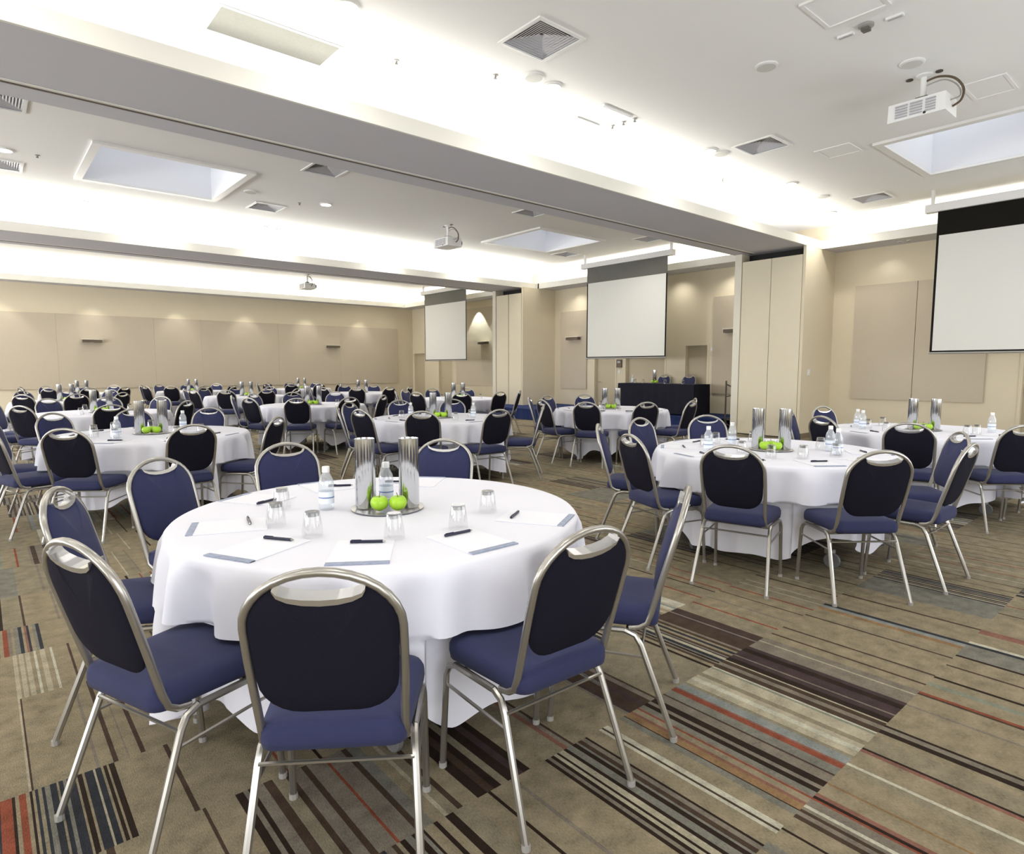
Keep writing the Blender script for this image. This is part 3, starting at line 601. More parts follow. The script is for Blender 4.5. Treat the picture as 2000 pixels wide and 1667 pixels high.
# small wall things
t = empty('light_switch', (12.57, 5.64, 1.31)); mb = MB(); mb.box((-0.045, -0.012, -0.06), (0.045, 0, 0.06)); part('plate', mb, 'white_plastic', t); mb = MB(); mb.box((-0.012, -0.018, -0.02), (0.012, -0.012, 0.02)); part('rocker', mb, 'white_plastic', t)
tag(t, 'white light switch on the side of the near pillar', 'switch')
t = empty('wall_sensor', (XF, 8.42, 1.85)); mb = MB(); mb.lathe([(0.05, 0), (0.04, 0.03)], n=12); o = part('cap', mb, 'white_plastic', t, True); o.rotation_euler = (0, -PI/2, 0); mb = MB(); mb.box((-0.006, -0.06, -0.06), (0, 0.06, 0.06)); part('plate', mb, 'sconce_cream', t)
tag(t, 'small round cream sensor right of the narrow door', 'sensor')
t = empty('wall_control_panel', (XF, 11.30, 1.52)); mb = MB(); mb.box((-0.04, -0.09, -0.11), (0, 0.09, 0.11)); part('box', mb, 'sconce_dark', t); mb = MB(); mb.box((-0.045, -0.05, 0.01), (-0.04, 0.05, 0.07)); part('display', mb, 'grey_grille', t)
mb = MB(); mb.box((-0.015, -0.035, -0.27), (0, 0.035, -0.19)); part('key_switch', mb, 'white_plastic', t); tag(t, 'small dark control panel on the wall under the middle screen', 'panel')

# ------------------------------------------------------------------ stage, steps, head table
def deck(x0, y0, x1, y1, lb, skirt_left=True):
    t = empty('stage_deck', ((x0+x1)/2, (y0+y1)/2, 0)); hx, hy = (x1-x0)/2, (y1-y0)/2
    mb = MB(); mb.box((-hx, -hy, 0.26), (hx, hy, 0.30)); part('platform', mb, 'stage_blue', t)
    mb = MB(); n = 60; P = []
    def run(a, b_, nrm):
        k = max(6, int((Vector(b_)-Vector(a)).length/0.05)); vs = []
        for i in range(k+1):
            p = Vector(a).lerp(Vector(b_), i/k)+Vector(nrm)*(0.010*math.sin(i*1.9)-0.008)
            vs += [(p.x, p.y, 0.005), (p.x, p.y, 0.265)]
        mb.add(vs, [(2*i, 2*i+2, 2*i+3, 2*i+1) for i in range(k)])
    run((-hx+.02, -hy+.02, 0), (-hx+.02, hy-.02, 0), (1, 0, 0)); run((-hx+.02, -hy+.02, 0), (hx, -hy+.02, 0), (0, 1, 0)); run((-hx+.02, hy-.02, 0), (hx, hy-.02, 0), (0, -1, 0))
    part('skirt', mb, 'stage_blue', t, True); tag(t, lb, 'stage', 'blue stage decks')
deck(12.12, 7.34, XF-0.02, 11.70, 'low blue carpeted stage under the head table')
deck(11.22, 11.72, 12.22, 15.0, 'low blue stage deck reaching left to the far pillar')
deck(12.24, 11.72, XF-0.02, 13.84, 'low blue stage deck between head table and left corner')
t = empty('stage_steps', (12.65, 7.16, 0))
for k, z in enumerate((0.13,)):
    mb = MB(); mb.box((-0.35, -0.20, 0.10), (0.35, 0.02, 0.13)); part('step', mb, 'black_rubber', t)
mb = MB(); mb.box((-0.35, 0.02, 0.27), (0.35, 0.15, 0.30)); part('step', mb, 'black_rubber', t)
mb = MB()
for sx in (-0.32, 0.32):
    mb.tube([(sx, -0.18, 0), (sx, -0.18, 0.10)], 0.012, n=6); mb.tube([(sx, 0.1, 0), (sx, 0.1, 0.27)], 0.012, n=6); mb.tube([(sx, -0.18, 0.03), (sx, 0.1, 0.20)], 0.012, n=6)
part('frame', mb, 'dark_iron', t, True)
mb = MB()
mb.tube([(-0.33, 0.12, 0.02), (-0.33, 0.12, 1.12)], 0.018, n=8); mb.tube([(-0.33, -0.19, 0.02), (-0.33, -0.19, 0.98)], 0.016, n=8)
mb.tube([(-0.33, 0.12, 1.05), (-0.33, -0.19, 0.92)], 0.016, n=8); mb.tube([(-0.33, 0.12, 0.78), (-0.33, -0.19, 0.85)], 0.014, n=8)
part('handrail', mb, 'dark_iron', t, True); tag(t, 'black steel stage steps with handrail beside the pillar', 'steps')

def draped_table(x0, y0, x1, y1, z0, z1, lb):
    t = empty('head_table', ((x0+x1)/2, (y0+y1)/2, z0)); hx, hy, h = (x1-x0)/2, (y1-y0)/2, z1-z0
    mb = MB(); mb.box((-hx+.02, -hy+.02, h-0.045), (hx-.02, hy-.02, h-0.012)); part('tabletop', mb, 'skirting', t)
    for sx in (-1, 1):
        for sy in (-1, 1):
            mb = MB(); mb.tube([(sx*(hx-.08), sy*(hy-.1), 0), (sx*(hx-.08), sy*(hy-.1), h-0.045)], 0.016, n=8); part('leg', mb, 'satin_steel', t, True)
    tag(t, lb, 'table')
    mb = MB(); pts = []
    def edge(a, b_, n_):
        for i in range(n_): pts.append(Vector(a).lerp(Vector(b_), i/n_))
    edge((-hx, -hy, 0), (hx, -hy, 0), 14); edge((hx, -hy, 0), (hx, hy, 0), 44); edge((hx, hy, 0), (-hx, hy, 0), 14); edge((-hx, hy, 0), (-hx, -hy, 0), 44)
    vs = []; N = len(pts)
    for k, f_ in ((0, 0), (1, 0.03), (2, 0.5), (3, 0.97)):
        for i, p in enumerate(pts):
            d_ = Vector((p.x/hx if abs(p.x) > hx-.001 else 0, p.y/hy if abs(p.y) > hy-.001 else 0, 0))
            off = 0.004 if k < 2 else (0.014+0.014*math.sin(i*1.35))*(0.6 if k == 2 else 1.0)
            vs.append((p.x+d_.x*off, p.y+d_.y*off, h-f_*(h-0.01) if k else h))
    fs = [tuple(range(N))]
    for k in range(3):
        for i in range(N): fs.append((k*N+i, k*N+(i+1) % N, (k+1)*N+(i+1) % N, (k+1)*N+i))
    mb.add(vs, fs); o = part('tablecloth', mb, 'black_cloth', None, True); o.location = ((x0+x1)/2, (y0+y1)/2, z0)
    tag(o, 'floor length black cloth draped over the head table on stage', 'tablecloth')
draped_table(12.28, 8.06, 12.93, 10.25, 0.30, 1.02, 'long head table hidden under black cloth on the stage')

# ------------------------------------------------------------------ chair
H = 0.935
def bp(x, s):     # point of the tilted back plane: s along the back from the bend
    L = 0.50; f = s/L
    return Vector((x, -0.150-0.135*f, 0.445+(H-0.012-0.445)*f))
def outline(halfw, low, rc, ctr, R, B, notch):
    P = []          # clockwise from bottom right, in (x, s)
    n = 6
    for i in range(n+1):    # bottom right rounded corner
        a = -PI/2 + (PI/2)*i/n; P.append((halfw-rc+rc*math.cos(a), low+rc*1.0+rc*math.sin(a)))
    P.append((R*0.99, (low+ctr)/2+0.04))
    th0 = math.acos(notch/R) if notch else PI/2
    for i in range(9): a = th0*i/8; P.append((R*math.cos(a), ctr+B*math.sin(a)))
    return P
def pad_outline(scale=1.0):
    P = outline(0.176, 0.080, 0.105, 0.342, 0.181, 0.146, 0.088)
    right = P[:16]                     # up to the notch corner
    corner = right[-1]; notch = [(corner[0]*math.cos(PI*i/8), corner[1]-0.031*math.sin(PI*i/8)**0.9) for i in range(1, 8)]
    left = [(-x, s) for x, s in reversed(right)]
    return right + notch + left, notch, corner
OUT, NOTCH, CORNER = pad_outline()
CTR = (0.0, 0.27)
def pad(y_face_sign, depth, puff):
    mb = MB(); vs = []; N = len(OUT)
    nrm = Vector((0, 0.478, 0.135)).normalized()*y_face_sign
    rings = ((1.0, 0.0), (1.0, depth*0.55), (0.965, depth*0.9), (0.90, depth+puff*0.35), (0.6, depth+puff*0.85))
    for k, d in rings:
        for x, s in OUT:
            p = bp(CTR[0]+(x-CTR[0])*k, CTR[1]+(s-CTR[1])*k)+nrm*d; vs.append(p)
    vs.append(bp(*CTR)+nrm*(depth+puff)); fs = []
    for k in range(len(rings)-1):
        for i in range(N): fs.append((k*N+i, k*N+(i+1) % N, (k+1)*N+(i+1) % N, (k+1)*N+i))
    k = len(rings)-1
    for i in range(N): fs.append((k*N+i, k*N+(i+1) % N, len(vs)-1))
    mb.add(vs, fs); return mb
def arch_pts():
    P = []
    P.append(Vector((0.188, -0.075, 0.405))); P.append(Vector((0.187, -0.115, 0.412)))
    P.append(Vector((0.186, -0.143, 0.430)))
    for x, s in ((0.185, 0.03), (0.187, 0.10), (0.190, 0.18), (0.192, 0.26)): P.append(bp(x, s))
    R = 0.192
    for i in range(0, 17):
        a = PI*i/16; P.append(bp(R*math.cos(a), 0.342+0.158*math.sin(a)))
    Q = [Vector((-p.x, p.y, p.z)) for p in reversed(P[:7])]
    return P+Q
def make_chair():
    t = empty('banquet_chair')
    # seat: rounded trapezoid cushion
    mb = MB(); out = []
    def corner(cx_, cy_, r_, a0):
        for i in range(6): a = a0+PI/2*i/5; out.append((cx_+r_*math.cos(a), cy_+r_*math.sin(a)))
    corner(0.157, 0.155, 0.062, 0); corner(-0.157, 0.155, 0.062, PI/2); corner(-0.148, -0.140, 0.045, PI); corner(0.148, -0.140, 0.045, 3*PI/2)
    N = len(out); vs = []
    rings = ((0.93, 0.415), (0.985, 0.420), (1.0, 0.440), (0.995, 0.464), (0.955, 0.482), (0.80, 0.491), (0.4, 0.496))
    for k, z in rings:
        for x, y in out: vs.append((x*k, 0.005+(y-0.005)*k, z))
    vs.append((0, 0.005, 0.497)); vs.append((0, 0.005, 0.415)); fs = []
    for k in range(len(rings)-1):
        for i in range(N): fs.append((k*N+i, k*N+(i+1) % N, (k+1)*N+(i+1) % N, (k+1)*N+i))
    for i in range(N): fs.append(((len(rings)-1)*N+i, (len(rings)-1)*N+(i+1) % N, len(vs)-2)); fs.append((i, len(vs)-1, (i+1) % N))
    mb.add(vs, fs); seat = part('seat', mb, 'navy_fabric', t, True, angle=60)
    mb = MB(); mb.box((-0.16, -0.13, 0.403), (0.16, 0.16, 0.416)); part('seat_board', mb, 'black_rubber', seat)
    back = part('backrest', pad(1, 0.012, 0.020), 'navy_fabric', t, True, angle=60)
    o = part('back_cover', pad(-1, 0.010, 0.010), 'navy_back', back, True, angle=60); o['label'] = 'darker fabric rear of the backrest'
    mb = MB(); mb.tube(arch_pts(), 0.0115, 0.0125, n=8, ref=(1, 0, 0)); part('back_frame', mb, 'satin_steel', t, True, angle=70)
    # bright crescent lining of the grip opening
    mb = MB(); nrm = Vector((0, 0.478, 0.135)).normalized(); ln = [CORNER]+NOTCH+[(-CORNER[0], CORNER[1])]; vs = []
    for i, (x, s) in enumerate(ln):
        th = 0.003+0.011*math.sin(PI*i/(len(ln)-1))
        for dn, ds in ((0.024, 0.003), (-0.017, 0.003), (-0.017, -th), (0.024, -th)): vs.append(bp(x, s+ds)+nrm*dn)
    fs = []
    for i in range(len(ln)-1):
        for j in range(4): fs.append((i*4+j, i*4+(j+1) % 4, (i+1)*4+(j+1) % 4, (i+1)*4+j))
    fs += [(3, 2, 1, 0), tuple((len(ln)-1)*4+j for j in range(4))]
    mb.add(vs, fs); o = part('grip_trim', mb, 'bright_trim', t); o['label'] = 'bright metal crescent under the grip opening'
    for s in (-1, 1):
        mb = MB(); mb.tube([(s*0.208, 0.150, 0.400), (s*0.210, 0.185, 0.385), (s*0.212, 0.203, 0.350), (s*0.216, 0.226, 0.012)], 0.0115, n=8, ref=(1, 0, 0)); l = part('leg', mb, 'satin_steel', t, True)
        mb = MB(); mb.lathe([(0.014, 0.0), (0.014, 0.018)], c=(s*0.216, 0.226, 0), n=8); part('foot_cap', mb, 'nylon', l, True)
        mb = MB(); mb.tube([(s*0.202, -0.060, 0.400), (s*0.205, -0.100, 0.385), (s*0.208, -0.122, 0.350), (s*0.230, -0.252, 0.012)], 0.0115, n=8, ref=(1, 0, 0)); l = part('leg', mb, 'satin_steel', t, True)
        mb = MB(); mb.lathe([(0.014, 0.0), (0.014, 0.018)], c=(s*0.230, -0.252, 0), n=8); part('foot_cap', mb, 'nylon', l, True)
        mb = MB(); mb.tube([(s*0.208, 0.150, 0.400), (s*0.202, -0.060, 0.400)], 0.0115, n=8, ref=(1, 0, 0)); part('seat_rail', mb, 'satin_steel', t, True)
        mb = MB(); mb.tube([(s*0.212, 0.205, 0.315), (s*0.211, -0.140, 0.305)], 0.006, n=6); part('side_stretcher', mb, 'satin_steel', t, True)
    mb = MB(); mb.tube([(-0.205, -0.128, 0.352), (0.205, -0.128, 0.352)], 0.006, n=6); part('rear_stretcher', mb, 'satin_steel', t, True)
    mb = MB(); mb.tube([(-0.205, 0.12, 0.393), (0.205, 0.12, 0.393)], 0.009, n=6); mb.tube([(-0.202, -0.07, 0.393), (0.202, -0.07, 0.393)], 0.009, n=6); part('cross_bar', mb, 'satin_steel', t, True)
    return t
CH0 = make_chair(); first_chair = [True]
CHAIRS = []
def place_chair(apex, target, label, group, z=0.0, jit=0.0, off=0.285):
    d = Vector((target[0]-apex[0], target[1]-apex[1], 0)).normalized(); a = math.atan2(d.y, d.x)-PI/2+jit
    dd = Vector((-math.sin(a), math.cos(a), 0)); p = Vector((apex[0], apex[1], z))+dd*off
    if first_chair[0]: o = CH0; first_chair[0] = False
    else: o = copy_tree(CH0)
    o.location = p; o.rotation_euler = (0, 0, a); tag(o, label, 'chair', group); CHAIRS.append((p, a)); return p, a

# ------------------------------------------------------------------ round tables
TOPZ = 0.752
def make_table(cx_, cy_, label, g, rz=0.4):
    t = empty('round_table', (cx_, cy_, 0), rz)
    mb = MB(); mb.lathe([(0.86, 0.715), (0.868, 0.722), (0.868, 0.738), (0.86, 0.745)], n=48); part('tabletop', mb, 'skirting', t, True)
    for a in (0, PI/2, PI, 1.5*PI):
        c, s = math.cos(a), math.sin(a)
        mb = MB(); mb.tube([(0.61*c, 0.61*s, 0.715), (0.65*c, 0.65*s, 0.13)], 0.016, n=8); l = part('leg', mb, 'satin_steel', t, True)
        mb = MB(); mb.obox((0.65*c, 0.65*s, 0.115), (0.03*c, 0.03*s, 0), (-0.02*s, 0.02*c, 0), (0, 0, 0.018)); part('caster_fork', mb, 'nylon', l)
        mb = MB(); mb.lathe([(0.020, -0.014), (0.050, -0.014), (0.055, -0.009), (0.055, 0.009), (0.050, 0.014), (0.020, 0.014)], n=18)
        o = part('wheel', mb, 'caster_rubber', l, True); o.location = (0.67*c, 0.67*s, 0.056); o.rotation_euler = (PI/2, 0, a+0.5)
    mb = MB()
    for a in (0, PI/2): 
        c, s = math.cos(a), math.sin(a); mb.tube([(-0.62*c, -0.62*s, 0.40), (0.62*c, 0.62*s, 0.40)], 0.012, n=6)
    part('brace', mb, 'satin_steel', t, True)
    tag(t, label, 'table', g)
    return t
def make_cloth(cx_, cy_, chairs, label, g, seed, fine=True):
    r = random.Random(seed); NA = 264 if fine else 168; R = 0.885; k = [(r.randint(11, 14), r.uniform(0, 6.3), 0.50), (r.randint(18, 23), r.uniform(0, 6.3), 0.48), (r.randint(28, 33), r.uniform(0, 6.3), 0.26), (r.randint(4, 6), r.uniform(0, 6.3), 0.25)]
    hem = [(4, r.uniform(0, 6.3), 0.045), (8, r.uniform(0, 6.3), 0.035), (13, r.uniform(0, 6.3), 0.02)]
    inv = []
    for p, a in chairs:
        if (Vector((p.x-cx_, p.y-cy_)).length < 1.6): inv.append((p, a))
    prof = [(0.0, 0), (0.5, 0), (0.80, 0), (0.865, 0), (0.882, 1), (0.890, 2)]
    fixed = [0.712, 0.68, 0.64, 0.60, 0.56, 0.525, 0.512, 0.497] if fine else [0.70, 0.64, 0.57, 0.514, 0.497]
    rows_z = [(z_, None) for z_ in fixed]+[(None, u_) for u_ in ((0.12, 0.3, 0.5, 0.7, 0.87, 1.0) if fine else (0.3, 0.65, 1.0))]
    vs = []; rows = 0
    for rad, zz in ((0.3, 0.0), (0.6, 0.0), (0.80, 0.0), (0.862, 0.0), (0.878, -0.003), (0.888, -0.014)):
        for i in range(NA): a = 2*PI*i/NA; vs.append((rad*math.cos(a), rad*math.sin(a), TOPZ+zz))
        rows += 1
    for z_, u_ in rows_z:
        for i in range(NA):
            a = 2*PI*i/NA; s_ = sum(w_*math.sin(n_*a+ph) for n_, ph, w_ in k)
            hz = 0.125+sum(w_*math.sin(n_*a+ph) for n_, ph, w_ in hem)+0.13*math.exp(-(((a+2.0+PI) % (2*PI)-PI)/0.22)**2)
            z = z_ if u_ is None else 0.497+(hz-0.497)*u_
            d = TOPZ-0.014-z; f = max(0.0, d/0.65)
            fold = (abs(s_)**0.8)*(1 if s_ > 0 else -0.65)
            rr_ = R+0.010+0.110*f**0.55*fold*min(1, d/0.05)+0.010*f
            x, y = rr_*math.cos(a), rr_*math.sin(a)
            if z < 0.505:      # below seat height the cloth tucks in under the seats pushed against it
                bl = 1.0
                for p, ca in inv:
                    dx, dy = x+cx_-p.x, y+cy_-p.y; lx = dx*math.cos(ca)+dy*math.sin(ca); ly = -dx*math.sin(ca)+dy*math.cos(ca)
                    lim = 0.270+0.022*max(0, fold); wv = max(0.0, min(1.0, (0.300-abs(lx))/0.04))
                    if wv > 0 and ly < lim:
                        q = (lim-ly)*wv*bl; x += -math.sin(ca)*q; y += math.cos(ca)*q
            vs.append((x, y, z))
        rows += 1
    fs = []
    for j in range(rows-1):
        for i in range(NA): fs.append((j*NA+i, j*NA+(i+1) % NA, (j+1)*NA+(i+1) % NA, (j+1)*NA+i))
    vs.append((0, 0, TOPZ)); fs += [(i, (i+1) % NA, len(vs)-1) for i in range(NA)]
    mb = MB(); mb.add(vs, fs); o = part('tablecloth', mb, 'table_linen', None, True, angle=80); o.location = (cx_, cy_, 0)
    tag(o, label, 'tablecloth', g); return o

# ------------------------------------------------------------------ tableware prototypes
def proto_vase():
    t = empty('cylinder_vase'); mb = MB(); mb.lathe([(0.044, 0.0), (0.046, 0.006), (0.046, 0.316), (0.0435, 0.318), (0.0425, 0.312), (0.0425, 0.02)], n=28, cap1=True); part('cylinder', mb, 'mirror_steel', t, True)
    mb = MB(); mb.lathe([(0.0415, 0.10), (0.0415, 0.105)], n=20); part('inner_base', mb, 'dark_inside', t); return t
def proto_glass():
    t = empty('tumbler'); mb = MB()   # standing upside down: wide rim on the cloth
    mb.lathe([(0.0395, 0.0), (0.0385, 0.03), (0.0290, 0.095), (0.0270, 0.099)], n=24, cap0=False, cap1=True)
    part('bowl', mb, 'glass', t, True); mb = MB(); mb.lathe([(0.0262, 0.081), (0.0266, 0.0975), (0.022, 0.0985)], n=24); part('thick_base', mb, 'glass_base', t, True); return t
def proto_bottle():
    t = empty('water_bottle'); mb = MB(); mb.lathe([(0.030, 0.0), (0.034, 0.006), (0.034, 0.120), (0.030, 0.140), (0.016, 0.168), (0.014, 0.176)], n=22); part('body', mb, 'water', t, True)
    mb = MB(); mb.lathe([(0.0165, 0.172), (0.0170, 0.174), (0.0170, 0.197), (0.015, 0.199)], n=18); part('cap', mb, 'white_plastic', t, True)
    mb = MB(); mb.lathe([(0.0346, 0.030), (0.0346, 0.085)], n=22, cap0=False, cap1=False); l = part('label_band', mb, 'label_paper', t, True)
    mb = MB(); mb.lathe([(0.0349, 0.055), (0.0349, 0.061)], n=22, cap0=False, cap1=False); part('print_line', mb, 'label_blue', l, True); return t
def proto_apple():
    t = empty('green_apple'); mb = MB(); n = 14; pr = []
    for i in range(n+1):
        a = -PI/2+PI*i/n; r_ = 0.040*math.cos(a)*(1+0.06*math.sin(a)); z = 0.036*math.sin(a)+0.036
        if i > n-3: z -= (i-(n-3))*0.004
        pr.append((max(r_, 0.0008), z))
    mb.lathe(pr, n=20); part('flesh', mb, 'apple_green', t, True)
    mb = MB(); mb.tube([(0, 0, 0.060), (0.002, 0.001, 0.072), (0.006, 0.002, 0.082)], 0.0016, n=5); part('stem', mb, 'apple_stem', t); return t
def proto_pad():
    t = empty('notepad'); mb = MB(); mb.box((-0.105, -0.1425, 0), (0.105, 0.1485, 0.0028)); part('sheets', mb, 'paper', t)
    mb = MB(); mb.box((-0.105, -0.1485, 0), (0.105, -0.122, 0.0040)); part('printed_strip', mb, 'pad_strip', t); return t
def proto_pen():
    t = empty('ballpoint_pen'); mb = MB(); mb.tube([(-0.060, 0, 0.006), (0.058, 0, 0.006)], 0.0058, n=8); part('barrel', mb, 'pen_navy', t, True)
    mb = MB(); mb.tube([(0.058, 0, 0.006), (0.070, 0, 0.006)], [0.005, 0.0012], n=8); part('tip', mb, 'satin_steel', t, True)
    mb = MB(); mb.box((-0.056, -0.0015, 0.0115), (-0.020, 0.0015, 0.0135)); part('clip', mb, 'pen_navy', t); return t
def proto_tray():
    t = empty('centrepiece_tray'); mb = MB(); mb.lathe([(0.150, 0.0), (0.165, 0.006), (0.166, 0.008), (0.150, 0.005), (0.02, 0.004)], n=40); part('plate', mb, 'bright_trim', t, True); return t
PROTO = {'cylinder_vase': proto_vase, 'tumbler': proto_glass, 'water_bottle': proto_bottle, 'green_apple': proto_apple, 'notepad': proto_pad, 'ballpoint_pen': proto_pen, 'centrepiece_tray': proto_tray}
CAT = {'cylinder_vase': 'vase', 'tumbler': 'glass', 'water_bottle': 'bottle', 'green_apple': 'apple', 'notepad': 'notepad', 'ballpoint_pen': 'pen', 'centrepiece_tray': 'tray'}
HAVE = {}
def put(kind, x, y, z, rz, label, group):
    if kind not in HAVE: o = PROTO[kind](); HAVE[kind] = o
    else: o = copy_tree(HAVE[kind])
    o.location = (x, y, z); o.rotation_euler = (0, 0, rz); tag(o, label, CAT[kind], group); return o

# ------------------------------------------------------------------ the tables
WORDS = ['nearest to us', 'near right', 'right', 'far right', 'far', 'far left', 'left', 'near left']
def words_for(c, apexes):
    base = math.atan2(-c[1], -c[0])       # towards the camera
    rel = [((math.atan2(a[1]-c[1], a[0]-c[0])-base) % (2*PI)) for a in apexes]    # counter-clockwise = to the right
    order = sorted(range(len(apexes)), key=lambda i: rel[i]); best = None; n = len(order)
    from itertools import combinations
    for comb in combinations(range(8), min(n, 8)):
        for sh in range(n):
            cost = 0
            for j in range(n):
                i = order[(j+sh) % n]; d = abs(((rel[i]-comb[j]*PI/4)+PI) % (2*PI)-PI); cost += d*d
            if best is None or cost < best[0]: best = (cost, comb, sh)
    _, comb, sh = best; out = [None]*n
    for j in range(n): out[order[(j+sh) % n]] = WORDS[comb[j]]
    return out
POSE = {'nearest to us': 'its back towards us', 'near right': 'back half turned to us', 'right': 'seen from the side', 'far right': 'front partly towards us', 'far': 'front towards us', 'far left': 'front partly towards us', 'left': 'seen from the side', 'near left': 'back half turned to us'}
PAT = [-161, -125, -89, -55, 50, 84, 118, 154]
def ring(c, angs, r_=1.30): return [(c[0]+r_*math.cos(math.radians(a)), c[1]+r_*math.sin(math.radians(a))) for a in angs]
def snap(c, ap, lo=1.31, hi=1.42):
    out = []
    an = [math.atan2(a[1]-c[1], a[0]-c[0]) for a in ap]; sep = math.radians(35.8)
    for _ in range(60):     # keep neighbours from touching
        o_ = sorted(range(len(an)), key=lambda i: an[i] % (2*PI))
        for k in range(len(o_)):
            i, j = o_[k], o_[(k+1) % len(o_)]; g_ = (an[j]-an[i]) % (2*PI)
            if g_ < sep: an[i] -= (sep-g_)/2; an[j] += (sep-g_)/2
    rad = [math.hypot(a[0]-c[0], a[1]-c[1]) for a in ap]
    return [(c[0]+max(lo, min(hi, r_))*math.cos(t_), c[1]+max(lo, min(hi, r_))*math.sin(t_)) for r_, t_ in zip(rad, an)]
    for a in ap:
        d = Vector((a[0]-c[0], a[1]-c[1])); L = max(lo, min(hi, d.length)); d.normalize(); out.append((c[0]+d.x*L, c[1]+d.y*L))
    return out
TABLES = [
 # key, centre, apexes, name used in labels, detail level
 ('A', (1.38, 2.53), [(0.58,1.38),(1.36,1.22),(2.12,1.40),(2.34,3.43),(1.45,3.90),(0.68,3.68),(0.20,3.01),(0.16,2.07)], 'large front table', 3),
 ('B', (4.75, 2.40), [(3.50,1.96),(3.54,2.84),(3.96,3.52),(4.62,3.67),(5.46,3.53),(4.03,1.23),(4.61,1.08),(5.22,1.27)], 'right foreground table', 2),
 ('C', (7.48, 2.14), [(6.32,2.54),(7.25,3.39),(7.79,3.31),(6.08,1.78),(6.45,1.27),(7.35,0.87)], 'table under the right screen', 2),
 ('D', (1.28, 7.00), [(0.55,6.07),(1.34,5.82),(2.11,6.14),(2.01,7.98),(0.62,8.05),(1.35,8.28),(0.15,7.33),(0.03,6.68)], 'left second row table', 2),
 ('E', (4.58, 6.80), [(3.45,6.63),(3.88,6.14),(4.51,5.60),(5.51,5.82),(4.55,7.99),(3.62,7.96),(3.66,7.50),(5.35,7.70)], 'centre table', 2),
 ('F', (7.62, 6.50), [(6.37,6.00),(7.14,5.45),(7.86,5.15),(8.05,7.45),(7.54,7.68),(6.40,6.79),(6.62,7.30),(8.45,5.50)], 'table before the stage', 2),
 ('G', (1.35, 10.80), [(0.10,11.09),(0.42,10.02),(1.29,9.60),(2.20,9.95),(1.97,11.93),(1.45,12.10),(0.75,12.00),(0.15,11.70)], 'third row left table', 1),
 ('H', (4.50, 10.70), None, 'third row centre table', 1),
 ('I', (7.80, 10.90), None, 'third row right table', 1),
 ('J', (1.30, 15.10), None, 'fourth row left table', 0),
 ('K', (4.75, 15.10), None, 'fourth row centre table', 0),
 ('L', (7.70, 15.10), None, 'fourth row right table', 0),
 ('M', (2.00, 19.20), None, 'back row left table', 0),
 ('N', (4.60, 19.30), None, 'back row centre table', 0),
 ('O', (7.75, 19.30), None, 'back row right table', 0),
]
BOTT = ((4.27, 2.66, 'right foreground table', 'left back'), (4.72, 2.72, 'right foreground table', 'left middle'), (5.02, 2.06, 'right foreground table', 'right back'), (4.84, 1.93, 'right foreground table', 'right front'),
                     (7.30, 2.72, 'table under the right screen', 'left'), (7.12, 2.60, 'table under the right screen', 'front left'), (7.75, 1.62, 'table under the right screen', 'right'),
                     (0.95, 6.75, 'left second row table', 'front left'), (1.62, 7.25, 'left second row table', 'right'), (4.85, 6.45, 'centre table', 'right front'), (4.25, 7.0, 'centre table', 'left'))
def vdir(c, a): return Vector((math.cos(a), math.sin(a)))
